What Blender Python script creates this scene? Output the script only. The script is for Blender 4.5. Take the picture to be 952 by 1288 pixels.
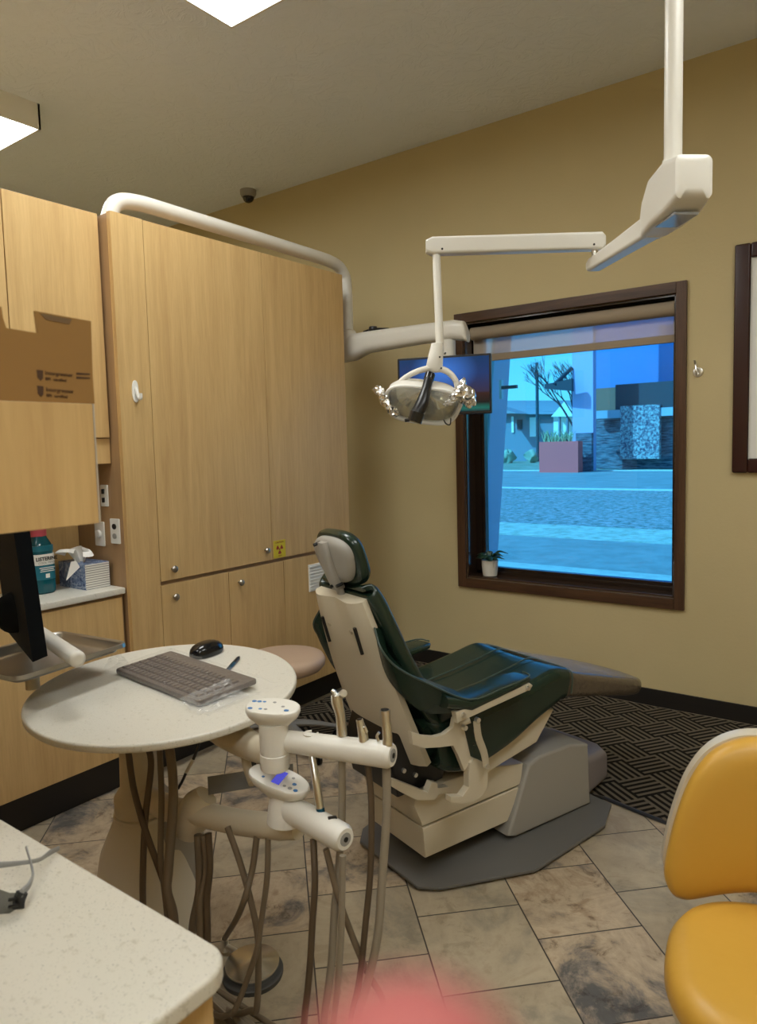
import bpy, bmesh, math, random
from mathutils import Vector, Matrix, noise
random.seed(7)
V = Vector
SC = bpy.context.scene
COL = SC.collection
for o in list(bpy.data.objects): bpy.data.objects.remove(o)

# ------------------------------------------------------------------ camera
H = 1.55                       # eye height of the photographer
FPX = 902.0; PPX, PPY = 476.0, 634.5
def _n(v): v = V(v); return v.normalized()
_Y = _n((670, -91.5, FPX)); _X = -_n((-1221, -42.5, FPX)); _X = (_X - _Y*_X.dot(_Y)).normalized(); _Z = _X.cross(_Y)
RW = Matrix((_X, _Y, _Z))      # camera (right, down, forward) -> world
CAM = V((0, 0, H))
def ray(px, py): return RW @ V((px-PPX, py-PPY, FPX))
def at(px, py, x=None, y=None, z=None, d=None):
    """a point of the room seen in direction px,py and lying on the given plane (or at the given depth)"""
    r = ray(px, py)
    if x is not None: t = (x-CAM.x)/r.x
    elif y is not None: t = (y-CAM.y)/r.y
    elif z is not None: t = (z-CAM.z)/r.z
    else: t = d/FPX
    return CAM + r*t
cd = bpy.data.cameras.new('camera'); cam = bpy.data.objects.new('camera', cd); COL.objects.link(cam)
right = RW @ V((1,0,0)); up = RW @ V((0,-1,0)); back = RW @ V((0,0,-1))
m = Matrix((right, up, back)).transposed().to_4x4(); m.translation = CAM
cam.matrix_world = m
cd.sensor_fit = 'VERTICAL'; cd.sensor_height = 36; cd.lens = FPX/1288*36
cd.shift_x = 0; cd.shift_y = (PPY-644)/1288
cd.clip_start = 0.01; cd.clip_end = 500
cd.dof.use_dof = True; cd.dof.focus_distance = 2.8; cd.dof.aperture_fstop = (cd.lens/1000)/0.0036
SC.camera = cam

# ------------------------------------------------------------------ world, sun, exposure
w = bpy.data.worlds.new('sky'); SC.world = w; w.use_nodes = True
nt = w.node_tree; nt.nodes.clear()
sky = nt.nodes.new('ShaderNodeTexSky'); sky.sky_type = 'NISHITA'; sky.sun_disc = False
sky.sun_elevation = math.radians(38); sky.sun_rotation = math.radians(215); sky.air_density = 1.0
bg = nt.nodes.new('ShaderNodeBackground'); bg.inputs['Strength'].default_value = 0.19
wo = nt.nodes.new('ShaderNodeOutputWorld')
nt.links.new(sky.outputs[0], bg.inputs[0]); nt.links.new(bg.outputs[0], wo.inputs[0])
sd = bpy.data.lights.new('sun', 'SUN'); sd.energy = 4.6; sd.angle = math.radians(.6); sd.color = (1, .96, .9)
so = bpy.data.objects.new('sun', sd); COL.objects.link(so)
so.rotation_euler = (math.radians(50), 0, math.radians(-38))
SC.view_settings.view_transform = 'Standard'; SC.view_settings.look = 'None'
SC.view_settings.exposure = 0.6; SC.view_settings.gamma = 1.0; SC.view_settings.use_curve_mapping = False
LAMP = 10.0                     # brightness of the ceiling light diffusers

# ------------------------------------------------------------------ materials
def lin(c):
    return tuple(((v/255)/12.92 if v/255 <= .04045 else (((v/255)+.055)/1.055)**2.4) for v in c)+(1,)
class M:
    def __init__(s, name, col, rough=.5, metal=0, spec=.5, **kw):
        s.m = bpy.data.materials.new(name); s.m.use_nodes = True; s.t = s.m.node_tree
        s.p = s.t.nodes['Principled BSDF']; s.out = s.t.nodes['Material Output']
        s.set('Base Color', col if len(col) == 4 else tuple(col)+(1,)); s.set('Roughness', rough); s.set('Metallic', metal)
        s.set('Specular IOR Level', spec)
        for k, v in kw.items(): s.set(k.replace('_', ' '), v)
    def set(s, k, v): s.p.inputs[k].default_value = v
    def n(s, typ, **kw):
        nd = s.t.nodes.new('ShaderNode'+typ)
        for k, v in kw.items():
            if k[0] == '_': setattr(nd, k[1:], v)
            else: nd.inputs[k.replace('_', ' ')].default_value = v
        return nd
    def l(s, a, b): s.t.links.new(a, b)
    def coords(s, scale=(1,1,1), rot=(0,0,0), kind='Object', loc=(0,0,0)):
        tc = s.n('TexCoord'); mp = s.n('Mapping'); mp.inputs['Scale'].default_value = scale; mp.inputs['Rotation'].default_value = rot
        mp.inputs['Location'].default_value = loc
        s.l(tc.outputs[kind], mp.inputs[0]); return mp.outputs[0]
    def ramp(s, fac, stops):
        r = s.n('ValToRGB'); e = r.color_ramp.elements
        while len(e) < len(stops): e.new(.5)
        for i, (p, c) in enumerate(stops): e[i].position = p; e[i].color = c if len(c) == 4 else tuple(c)+(1,)
        s.l(fac, r.inputs[0]); return r.outputs[0]
    def bump(s, fac, strength=.2, dist=.01):
        b = s.n('Bump', Strength=strength, Distance=dist); s.l(fac, b.inputs['Height']); s.l(b.outputs[0], s.p.inputs['Normal'])
    def color(s, sock): s.l(sock, s.p.inputs['Base Color'])
    def noise(s, vec, scale, detail=4, rough=.5, dist=0):
        n = s.n('TexNoise', Scale=scale, Detail=detail, Roughness=rough, Distortion=dist); s.l(vec, n.inputs['Vector']); return n.outputs['Fac']

def painted(name, c, bump=.25, scale=55, rough=.8):
    a = M(name, c, rough, spec=.2); v = a.coords(); f = a.noise(v, scale, 3, .6); g = a.noise(v, 2.2, 2)
    a.color(a.ramp(g, [(.3, tuple(x*.96 for x in c[:3])), (.7, c)])); a.bump(f, bump, .004); return a.m
WALL = painted('tan_wall_paint', (.58, .475, .265))
CEIL = M('knockdown_ceiling', (.84, .89, .97), .85, spec=.15)
_v = CEIL.coords(scale=(1,1,1)); _f = CEIL.noise(_v, 7, 4, .6, 2.5); _r = CEIL.ramp(_f, [(.46, (0,0,0)), (.56, (1,1,1))])
CEIL.bump(_r, .4, .004); CEIL = CEIL.m
def maple(name, c1, c2, axis='z'):
    a = M(name, c1, .38, spec=.35)
    sc = {'z': (14, 14, .9), 'x': (.9, 14, 14), 'y': (14, .9, 14)}[axis]
    v = a.coords(scale=sc); f = a.noise(v, 1.5, 6, .65, .6)
    v2 = a.coords(scale=tuple(q*5 for q in sc)); g = a.noise(v2, 2.0, 3, .6)
    mx = a.n('Math', _operation='MULTIPLY_ADD'); mx.inputs[1].default_value = .35; a.l(g, mx.inputs[0]); a.l(f, mx.inputs[2])
    a.color(a.ramp(mx.outputs[0], [(.45, c2), (.85, c1)])); a.bump(g, .04, .001); return a.m
MAPLE = maple('maple_laminate', (.66, .45, .20), (.53, .335, .14))
MAPLE_D = maple('maple_edge', (.40, .25, .125), (.33, .20, .10))
OAK = maple('dark_stained_oak', (.105, .052, .026), (.04, .018, .009))
OAKX = maple('dark_stained_oak_rail', (.105, .052, .026), (.04, .018, .009), 'x')
CHERRY = M('dark_cherry_frame', (.035, .009, .007), .25).m
KICK = M('black_rubber_base', (.012, .010, .009), .45).m
def quartz(name, c):
    a = M(name, c, .3, spec=.4); v = a.coords(); f = a.noise(v, 260, 3, .7); g = a.noise(v, 75, 3, .6)
    k = a.ramp(f, [(.30, tuple(x*.55 for x in c)), (.40, c)]); k2 = a.ramp(g, [(.28, tuple(x*.9+.1 for x in c)), (.40, (1,1,1))])
    mx = a.n('Mix', _data_type='RGBA', _blend_type='MULTIPLY'); mx.inputs[0].default_value = .6
    a.l(k, mx.inputs[6]); a.l(k2, mx.inputs[7]); a.color(mx.outputs[2]); return a.m
QUARTZ = quartz('cream_quartz', (.63, .59, .50))
SOLID = quartz('white_solid_surface', (.68, .65, .57))
CREAM = M('cream_plastic', (.60, .53, .40), .35).m
CREAMD = M('cream_painted_metal', (.50, .43, .31), .45).m
CREAMG = M('warm_grey_cover', (.33, .31, .275), .5).m
WHITE = M('white_plastic', (.74, .71, .64), .3).m
WHITEP = M('white_label', (.80, .79, .75), .5).m
GREYP = M('grey_plastic', (.30, .295, .28), .5).m
BASEG = M('grey_base_plate', (.13, .125, .115), .6).m
PEDAL = M('mauve_grey_plastic', (.21, .185, .19), .5).m
BLACK = M('black_plastic', (.006, .006, .007), .35).m
MATTE = M('matte_black', (.003, .003, .003), .7, spec=.1).m
BLACKG = M('gloss_black', (.008, .008, .009), .15).m
CHROME = M('brushed_steel', (.80, .79, .76), .28, 1).m
STEEL = M('stainless_tray', (.74, .73, .71), .26, 1).m
FOIL = M('crumpled_foil', (.85, .83, .80), .18, 1).m
HOSE = M('taupe_hose', (.165, .125, .082), .5).m
HOSEG = M('grey_hose', (.26, .22, .165), .45).m
HOSED = M('brown_hose', (.10, .068, .04), .5).m
def vinyl(name, c, rough=.32):
    a = M(name, c, rough, spec=.5); v = a.coords(); a.bump(a.noise(v, 9, 3, .5), .25, .012); return a.m
GREEN = vinyl('dark_green_vinyl', (.011, .026, .017), .24)
PIPING = M('green_piping', (.045, .07, .055), .4).m
SEATP = M('blush_vinyl', (.52, .37, .26), .45).m
YEL = vinyl('mustard_vinyl', (.58, .32, .045), .38)
CARD = M('cardboard', (.30, .165, .055), .8, spec=.15).m
INK = M('dark_brown_ink', (.07, .032, .012), .8).m
TAPE = M('brown_packing_tape', (.17, .105, .055), .3).m
NAVY = M('metallic_blue', (.01, .09, .16), .25, .6).m
PINK = M('pink_cap', (.60, .09, .13), .4).m
LEAF = M('succulent_leaf', (.02, .06, .035), .4).m
YSTICK = M('yellow_sticker', (.65, .52, .02), .5).m
RED = M('magenta_red_ink', (.30, .03, .015), .6).m
BLUEI = M('blue_icon_ink', (.05, .18, .42), .5).m
PAPER = M('tissue_paper', (.80, .78, .74), .9).m
# clear things
def clear(name, tint, fac=.9, rough=.05):
    mm = bpy.data.materials.new(name); mm.use_nodes = True; t = mm.node_tree; t.nodes.clear()
    o = t.nodes.new('ShaderNodeOutputMaterial'); mx = t.nodes.new('ShaderNodeMixShader'); tr = t.nodes.new('ShaderNodeBsdfTransparent')
    gl = t.nodes.new('ShaderNodeBsdfGlossy'); gl.inputs['Roughness'].default_value = rough; tr.inputs[0].default_value = tint
    fr = t.nodes.new('ShaderNodeFresnel'); fr.inputs[0].default_value = 1.45
    mt = t.nodes.new('ShaderNodeMath'); mt.operation = 'MULTIPLY_ADD'; mt.inputs[1].default_value = fac; mt.inputs[2].default_value = 1-fac if fac < 1 else 0
    t.links.new(fr.outputs[0], mt.inputs[0]); t.links.new(mt.outputs[0], mx.inputs[0])
    t.links.new(tr.outputs[0], mx.inputs[1]); t.links.new(gl.outputs[0], mx.inputs[2]); t.links.new(mx.outputs[0], o.inputs[0]); return mm
GLASS = clear('blue_tinted_glass', (.30, .74, 1.0, 1), 1.0, .01)
FILM = M('clear_plastic_film', (.8, .8, .8), .05, spec=1.0, Alpha=.06)
_v = FILM.coords(); FILM.bump(FILM.noise(_v, 30, 3, .6, 1.5), .8, .01); FILM = FILM.m
COVERP = M('film_covered_vinyl', (.085, .066, .048), .16, spec=.7, Coat_Weight=.35, Coat_Roughness=.08)
_v = COVERP.coords(scale=(1,1,1)); COVERP.bump(COVERP.noise(_v, 26, 4, .6, 2.5), .45, .01); COVERP = COVERP.m
SHIELD = M('frosted_shield', (.75, .77, .76), .12, spec=.6, Alpha=.13).m
LENSP = M('dark_lens', (.02, .022, .018), .1, spec=.6, Alpha=.85).m
SHADE = M('translucent_shade', (.62, .52, .42), .7, Alpha=.55)
SHADE = SHADE.m
SHADES = M('taupe_shade_fabric', (.33, .26, .18), .8).m
def emis(name, c, s):
    mm = bpy.data.materials.new(name); mm.use_nodes = True; t = mm.node_tree; t.nodes.clear()
    o = t.nodes.new('ShaderNodeOutputMaterial'); e = t.nodes.new('ShaderNodeEmission'); e.inputs[0].default_value = c; e.inputs[1].default_value = s
    t.links.new(e.outputs[0], o.inputs[0]); return mm
DIFF = emis('lit_diffuser', (.94, .96, .93, 1), LAMP)
# screen wallpaper: lit display showing a dusk landscape
SCRN = M('lit_screen', (0, 0, 0), .12); _tc = SCRN.coords(kind='Generated')
_s = SCRN.n('SeparateXYZ'); SCRN.l(_tc, _s.inputs[0])
_r = SCRN.ramp(_s.outputs[2], [(0, (.006, .02, .03)), (.06, (.004, .11, .09)), (.16, (.005, .006, .008)), (.33, (.03, .012, .012)), (.36, (.025, .02, .05)), (.7, (.008, .03, .12)), (1, (.004, .03, .10))])
_g = SCRN.n('TexGradient', _gradient_type='SPHERICAL'); _v = SCRN.coords(kind='Generated', scale=(2.6, 0, 2.2), loc=(-1.3, 0, -1.65)); SCRN.l(_v, _g.inputs[0])
_m = SCRN.n('Mix', _data_type='RGBA'); SCRN.l(_g.outputs['Fac'], _m.inputs[0]); SCRN.l(_r, _m.inputs[6]); _m.inputs[7].default_value = (.04, .16, .55, 1)
SCRN.l(_m.outputs[2], SCRN.p.inputs['Emission Color']); SCRN.set('Emission Strength', .8); SCRN = SCRN.m

# stone tile floor laid at 45 degrees in running bond
TILE = M('slate_tile_floor', (.3, .25, .2), .42, spec=.35)
S2 = .4925/math.sqrt(2)
tc = TILE.n('TexCoord'); sp = TILE.n('SeparateXYZ'); TILE.l(tc.outputs['Object'], sp.inputs[0])
def mth(a, op, x, y=None):
    nd = a.n('Math', _operation=op)
    for i, q in enumerate((x, y)):
        if q is None: continue
        if isinstance(q, (int, float)): nd.inputs[i].default_value = q
        else: a.l(q, nd.inputs[i])
    return nd.outputs[0]
uu = mth(TILE, 'DIVIDE', mth(TILE, 'SUBTRACT', mth(TILE, 'ADD', sp.outputs[0], sp.outputs[1]), .10), .4925)
vv = mth(TILE, 'DIVIDE', mth(TILE, 'ADD', mth(TILE, 'SUBTRACT', sp.outputs[0], sp.outputs[1]), 3.117), .4925)
cb = TILE.n('CombineXYZ'); TILE.l(vv, cb.inputs[0]); TILE.l(uu, cb.inputs[1])
br = TILE.n('TexBrick', Scale=1, Mortar_Size=.008, Mortar_Smooth=.3, Bias=0, Brick_Width=1, Row_Height=1, _offset=.5, _offset_frequency=2)
br.inputs['Color1'].default_value = (0,0,0,1); br.inputs['Color2'].default_value = (1,1,1,1); br.inputs['Mortar'].default_value = (.5,.5,.5,1)
TILE.l(cb.outputs[0], br.inputs['Vector'])
rnd = mth(TILE, 'MULTIPLY', br.outputs['Color'], 37.0)
cz = TILE.n('CombineXYZ'); TILE.l(sp.outputs[0], cz.inputs[0]); TILE.l(sp.outputs[1], cz.inputs[1]); TILE.l(rnd, cz.inputs[2])
n1 = TILE.noise(cz.outputs[0], 3.6, 9, .70, .7); n2 = TILE.noise(cz.outputs[0], 12, 8, .75, .5); n3 = TILE.noise(cz.outputs[0], 90, 3, .6)
n4 = TILE.noise(cz.outputs[0], 1.7, 4, .6, 2.0)
c1 = TILE.ramp(n1, [(.36, (.11, .105, .10)), (.42, (.26, .22, .18)), (.48, (.43, .34, .24)), (.56, (.52, .42, .30)), (.63, (.36, .26, .17)), (.72, (.54, .44, .33))])
c2 = TILE.ramp(n2, [(.36, (.38, .33, .28)), (.44, (.86, .83, .79)), (.6, (1.0, .98, .95))])
mx = TILE.n('Mix', _data_type='RGBA', _blend_type='MULTIPLY'); mx.inputs[0].default_value = .9; TILE.l(c1, mx.inputs[6]); TILE.l(c2, mx.inputs[7])
# calmer beige-green tiles here and there
calm = TILE.ramp(n4, [(.3, (.30, .25, .17)), (.6, (.41, .35, .245))])
sel = TILE.ramp(br.outputs['Color'], [(.0, (1,1,1)), (.36, (1,1,1)), (.37, (.2,.2,.2)), (.7, (.0,.0,.0))])
ms = TILE.n('Mix', _data_type='RGBA'); TILE.l(mth(TILE, 'MULTIPLY', sel, .6), ms.inputs[0]); TILE.l(mx.outputs[2], ms.inputs[6]); TILE.l(calm, ms.inputs[7])
mg = TILE.n('Mix', _data_type='RGBA'); TILE.l(br.outputs['Fac'], mg.inputs[0]); TILE.l(ms.outputs[2], mg.inputs[6]); mg.inputs[7].default_value = (.05, .042, .033, 1)
TILE.color(mg.outputs[2])
hh = mth(TILE, 'SUBTRACT', mth(TILE, 'MULTIPLY', n2, .5), br.outputs['Fac']); TILE.bump(hh, .5, .004); TILE = TILE.m

# mat: blocks of parallel cords turning this way and that
RUG = M('basket_weave_mat', (.1, .08, .05), .95, spec=.05)
def weave(a, rot, n):
    v = a.coords(rot=(0, 0, rot)); s_ = a.n('SeparateXYZ'); a.l(v, s_.inputs[0])
    ck = a.n('TexChecker', Scale=1/.165); a.l(v, ck.inputs[0]); ck.inputs[1].default_value = (0,0,0,1); ck.inputs[2].default_value = (1,1,1,1)
    def stripe(o): return mth(a, 'GREATER_THAN', mth(a, 'SINE', mth(a, 'MULTIPLY', o, 2*math.pi/n)), .05)
    mxx = a.n('Mix', _data_type='FLOAT'); a.l(ck.outputs['Fac'], mxx.inputs[0]); a.l(stripe(s_.outputs[0]), mxx.inputs[2]); a.l(stripe(s_.outputs[1]), mxx.inputs[3])
    return mxx.outputs[0], v
f, v_ = weave(RUG, math.radians(35), .033)
k = RUG.ramp(f, [(.3, (.014, .012, .010)), (.7, (.14, .115, .085))]); RUG.color(k); RUG.bump(f, .6, .004); RUG = RUG.m

# tissue box print, rack of fine lines for grille
BOXP = M('blue_marbled_print', (.1, .15, .3), .5); _v = BOXP.coords(); BOXP.color(BOXP.ramp(BOXP.noise(_v, 22, 4, .6, 3), [(.36, (.03, .05, .14)), (.5, (.16, .23, .38)), (.62, (.42, .46, .55))])); BOXP = BOXP.m
STRP = M('box_side_stripes', (.6, .6, .6), .5); _v = STRP.coords(); _s = STRP.n('SeparateXYZ'); STRP.l(_v, _s.inputs[0])
STRP.color(STRP.ramp(mth(STRP, 'SINE', mth(STRP, 'MULTIPLY', _s.outputs[2], 2*math.pi/.0105)), [(.42, (.74, .73, .69)), (.56, (.27, .26, .25))])); STRP = STRP.m
MOUTH = M('teal_mouthwash', (.003, .075, .10), .08, spec=.6).m
MLAB = M('teal_label', (.004, .13, .19), .4).m
SKIN = M('pink_skin', (.42, .12, .11), .6, spec=.2).m
KEYB = M('keyboard_under_film', (.13, .105, .09), .35)
_v = KEYB.coords(); KEYB.bump(KEYB.noise(_v, 18, 3, .6, 2), .3, .006); KEYB = KEYB.m

# ------------------------------------------------------------------ mesh helper
class B:
    def __init__(s): s.bm = bmesh.new()
    def _x(s, vs, mt):
        if mt is not None: bmesh.ops.transform(s.bm, matrix=mt, verts=vs)
    def box(s, c, size, bev=0, rot=None, seg=2):
        r = bmesh.ops.create_cube(s.bm, size=1); vs = r['verts']
        bmesh.ops.scale(s.bm, vec=V(size), verts=vs)
        if bev:
            es = list({e for v in vs for e in v.link_edges})
            g = bmesh.ops.bevel(s.bm, geom=es, offset=min(bev, min(size)*.49), segments=seg, profile=.5, affect='EDGES')
            vs = list({v for f in g['faces'] for v in f.verts} | {v for v in vs if v.is_valid})
        mt = Matrix.Translation(V(c))
        if rot is not None: mt = mt @ (rot.to_4x4() if isinstance(rot, Matrix) else Matrix.Rotation(rot, 4, 'Z'))
        s._x(vs, mt); return s
    def bx(s, lo, hi, bev=0, seg=2):
        lo, hi = V(lo), V(hi); return s.box((lo+hi)/2, [abs(q) for q in (hi-lo)], bev, None, seg)
    def rings(s, rings, closed=True, caps=True):
        L = [[s.bm.verts.new(p) for p in r] for r in rings]; n = len(L[0])
        for a, b in zip(L, L[1:]):
            for i in range(n if closed else n-1):
                j = (i+1) % n
                try: s.bm.faces.new((a[i], a[j], b[j], b[i]))
                except ValueError: pass
        if caps and closed:
            s.bm.faces.new(list(reversed(L[0]))); s.bm.faces.new(L[-1])
        return s
    def tube(s, pts, r, seg=12, sub=6, flat=None):
        pts = [V(p) for p in pts]; rr = r if isinstance(r, (list, tuple)) else [r]*len(pts)
        P, Rr = [], []
        if len(pts) > 2 and sub > 1:
            e = [pts[0]*2-pts[1]]+pts+[pts[-1]*2-pts[-2]]
            for i in range(1, len(e)-2):
                for k in range(sub):
                    t = k/sub; a, b, c, d = e[i-1], e[i], e[i+1], e[i+2]
                    P.append(.5*((2*b)+(c-a)*t+(2*a-5*b+4*c-d)*t*t+(-a+3*b-3*c+d)*t**3)); Rr.append(rr[i-1]*(1-t)+rr[i]*t)
            P.append(pts[-1]); Rr.append(rr[-1])
        else: P, Rr = pts, rr
        T = [(P[min(i+1, len(P)-1)]-P[max(i-1, 0)]).normalized() for i in range(len(P))]
        nrm = T[0].orthogonal().normalized()
        if flat is not None: q0_ = V(flat[0])-T[0]*V(flat[0]).dot(T[0]); nrm = q0_.normalized() if q0_.length > .25 else nrm
        R_ = []
        for i, (p, t, q) in enumerate(zip(P, T, Rr)):
            nrm = (nrm-t*nrm.dot(t)).normalized(); bi = t.cross(nrm)
            k1, k2 = (1, 1) if flat is None else (flat[1], flat[2])
            R_.append([p+(nrm*math.cos(2*math.pi*j/seg)*k1+bi*math.sin(2*math.pi*j/seg)*k2)*q for j in range(seg)])
        return s.rings(R_)
    def cyl(s, a, b, r, r2=None, seg=24): return s.tube([a, b], [r, r if r2 is None else r2], seg)
    def lathe(s, prof, loc=(0,0,0), seg=36, mt=None, sx=1, sy=1):
        R_ = []
        for (r, z) in prof:
            R_.append([V((r*sx*math.cos(2*math.pi*j/seg), r*sy*math.sin(2*math.pi*j/seg), z)) for j in range(seg)])
        if mt is not None: R_ = [[mt @ p for p in q] for q in R_]
        R_ = [[p+V(loc) for p in q] for q in R_]
        return s.rings(R_)
    def prism(s, poly, fn, d0, d1, bev=0, seg=2):
        """poly: 2d outline, fn(u, v, d) -> point, extruded from d0 to d1"""
        A = [s.bm.verts.new(fn(u, v, d0)) for u, v in poly]; Bv = [s.bm.verts.new(fn(u, v, d1)) for u, v in poly]; n = len(poly)
        fs = [s.bm.faces.new(A), s.bm.faces.new(list(reversed(Bv)))]
        for i in range(n): fs.append(s.bm.faces.new((A[(i+1) % n], A[i], Bv[i], Bv[(i+1) % n])))
        bmesh.ops.recalc_face_normals(s.bm, faces=fs)
        if bev:
            es = [e for e in (set(fs[0].edges) | set(fs[1].edges))]
            bmesh.ops.bevel(s.bm, geom=es, offset=bev, segments=seg, profile=.5, affect='EDGES', clamp_overlap=True)
        return s
    def ball(s, c, r, seg=16, mt=None):
        r = (r, r, r) if isinstance(r, (int, float)) else r
        R_ = []
        for i in range(1, seg//2):
            a = math.pi*i/(seg//2); R_.append([V((math.sin(a)*math.cos(2*math.pi*j/seg)*r[0], math.sin(a)*math.sin(2*math.pi*j/seg)*r[1], -math.cos(a)*r[2])) for j in range(seg)])
        if mt is not None: R_ = [[mt @ p for p in q] for q in R_]
        return s.rings([[p+V(c) for p in q] for q in R_])
    def grid(s, fn, nu, nv, th=0):
        """fn(u,v)->point (0..1); th: thickness along normal"""
        G = [[V(fn(i/nu, j/nv)) for j in range(nv+1)] for i in range(nu+1)]
        A = [[s.bm.verts.new(p) for p in r] for r in G]; fs = []
        for i in range(nu):
            for j in range(nv): fs.append(s.bm.faces.new((A[i][j], A[i+1][j], A[i+1][j+1], A[i][j+1])))
        if th:
            bmesh.ops.solidify(s.bm, geom=fs, thickness=th)
        return s
    def done(s, name, mat, parent=None, sharp=38, flat=False):
        bm = s.bm; bmesh.ops.remove_doubles(bm, verts=bm.verts, dist=1e-6); bmesh.ops.recalc_face_normals(bm, faces=bm.faces)
        me = bpy.data.meshes.new(name)
        for f in bm.faces: f.smooth = not flat
        ca = math.radians(sharp)
        for e in bm.edges:
            if len(e.link_faces) == 2 and e.calc_face_angle(0) > ca: e.smooth = False
        vs = [v.co for v in bm.verts]
        c = V((sum(v.x for v in vs), sum(v.y for v in vs), 0))/len(vs); c.z = min(v.z for v in vs)
        bw = (not parent)
        if bw: bmesh.ops.translate(bm, verts=bm.verts, vec=-c) if False else None
        bm.to_mesh(me); bm.free()
        o = bpy.data.objects.new(name, me); COL.objects.link(o); me.materials.append(mat)
        if parent: link(o, parent)
        if len(me.polygons) < 4000 and not flat: wn_ = o.modifiers.new('wn', 'WEIGHTED_NORMAL'); wn_.keep_sharp = True
        return o
def wmat(o):
    m_ = o.matrix_basis.copy()
    if o.parent: m_ = wmat(o.parent) @ o.matrix_parent_inverse @ m_
    return m_
def link(o, parent): o.parent = parent; o.matrix_parent_inverse = wmat(parent).inverted()
def tag(o, label, cat, group=None, kind=None):
    if label: o['label'] = label
    if cat: o['category'] = cat
    if group: o['group'] = group
    if kind: o['kind'] = kind
    return o
def thing(name, label, cat, loc, group=None):
    o = bpy.data.objects.new(name, None); COL.objects.link(o); o.location = loc; o.empty_display_size = .1
    return tag(o, label, cat, group)
def struct(o): o['kind'] = 'structure'; return o
def text(body, size, mat, name, parent, loc, ux, uy, extr=.0003, align='LEFT', sx=1, bold=0):
    cu = bpy.data.curves.new(name, 'FONT'); cu.body = body; cu.size = size; cu.extrude = extr; cu.align_x = align; cu.offset = bold
    t = bpy.data.objects.new(name, cu); COL.objects.link(t)
    bpy.context.view_layer.update()
    me = bpy.data.meshes.new_from_object(t.evaluated_get(bpy.context.evaluated_depsgraph_get()))
    bpy.data.objects.remove(t); o = bpy.data.objects.new(name, me); COL.objects.link(o); me.materials.clear(); me.materials.append(mat)
    ux = V(ux).normalized(); uy = V(uy).normalized(); uz = ux.cross(uy)
    mm_ = Matrix((ux*sx, uy, uz)).transposed().to_4x4(); mm_.translation = V(loc); me.transform(mm_)
    if parent: link(o, parent)
    return o
def rr(w_, h_, r, n=6, cx=0, cy=0):
    out = []
    for (sx_, sy_, a0) in ((1, 1, 0), (-1, 1, 90), (-1, -1, 180), (1, -1, 270)):
        for k in range(n+1):
            a = math.radians(a0+90*k/n); out.append((cx+sx_*(w_/2-r)+r*math.cos(a), cy+sy_*(h_/2-r)+r*math.sin(a)))
    return out
def sup(a, b, n=40, e=2.6):
    return [(a*math.copysign(abs(math.cos(t))**(2/e), math.cos(t)), b*math.copysign(abs(math.sin(t))**(2/e), math.sin(t))) for t in (2*math.pi*k/n for k in range(n))]
XY = lambda u, v, d: V((u, v, d)); XZ = lambda u, v, d: V((u, d, v)); YZ = lambda u, v, d: V((d, u, v))

# ================================================================== room shell
YB, ZC = 4.20, 3.54
XL, XR, YF = -6.0, 2.4, -3.0
b = B(); b.bx((XL, YF, -.05), (XR, YB+.0, 0)); struct(b.done('floor', TILE))
b = B(); b.bx((XL, YF, ZC), (XR, YB, ZC+.1)); struct(b.done('ceiling', CEIL))
WX0, WX1, WZ0, WZ1 = -2.385, -1.05, .645, 2.335   # window opening
b = B(); T_ = .22
b.bx((XL, YB, 0), (WX0, YB+T_, ZC+.1)); b.bx((WX1, YB, 0), (XR, YB+T_, ZC+.1)); b.bx((WX0, YB, 0), (WX1, YB+T_, WZ0)); b.bx((WX0, YB, WZ1), (WX1, YB+T_, ZC+.1))
struct(b.done('wall_back', WALL))
b = B(); b.bx((XL-.1, YF, 0), (XL, YB, ZC)); struct(b.done('wall_left', WALL))
b = B(); b.bx((XR, YF, 0), (XR+.1, YB, ZC)); struct(b.done('wall_right', WALL))
b = B(); b.bx((XL, YF-.1, 0), (XR, YF, ZC)); struct(b.done('wall_front', WALL))
b = B(); b.bx((-3.62, -.22, 0), (-3.46, 3.52, 2.56)); struct(b.done('wall_partition', WALL))
b = B(); b.bx((-3.46, -.30, 0), (-.84, -.17, 2.56)); struct(b.done('wall_near', WALL))
b = B(); b.bx((XL, YB-.012, 0), (XR, YB, .10), .004); struct(b.done('baseboard_back', KICK))
# window casing and frame
win = bpy.data.objects.new('window_1', None); COL.objects.link(win); win.location = (-1.72, YB, WZ0); struct(win)
cw = .062
b = B(); b.bx((WX0-cw, YB-.022, WZ0-cw), (WX0, YB, WZ1+cw), .003); b.bx((WX1, YB-.022, WZ0-cw), (WX1+.055, YB, WZ1+cw), .003); b.done('side_casing', OAK, win)
b = B(); b.bx((WX0, YB-.024, WZ1), (WX1, YB, WZ1+cw), .003); b.bx((WX0, YB-.024, WZ0-cw), (WX1, YB, WZ0), .003); b.done('casing_rail', OAKX, win)
b = B()                                                       # jamb lining
b.bx((WX0, YB, WZ0), (WX0+.012, YB+.2, WZ1)); b.bx((WX1-.012, YB, WZ0), (WX1, YB+.2, WZ1)); b.bx((WX0, YB, WZ1-.012), (WX1, YB+.2, WZ1)); b.done('jamb_lining', M('glossy_dark_jamb', (.04, .022, .014), .12, spec=.8).m, win)
b = B(); b.bx((WX0, YB, WZ0), (WX1, YB+.2, WZ0+.014), .002); b.done('window_sill', M('glossy_dark_sill', (.05, .028, .018), .10, spec=.8).m, win)
b = B(); gy = YB+.13
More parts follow.
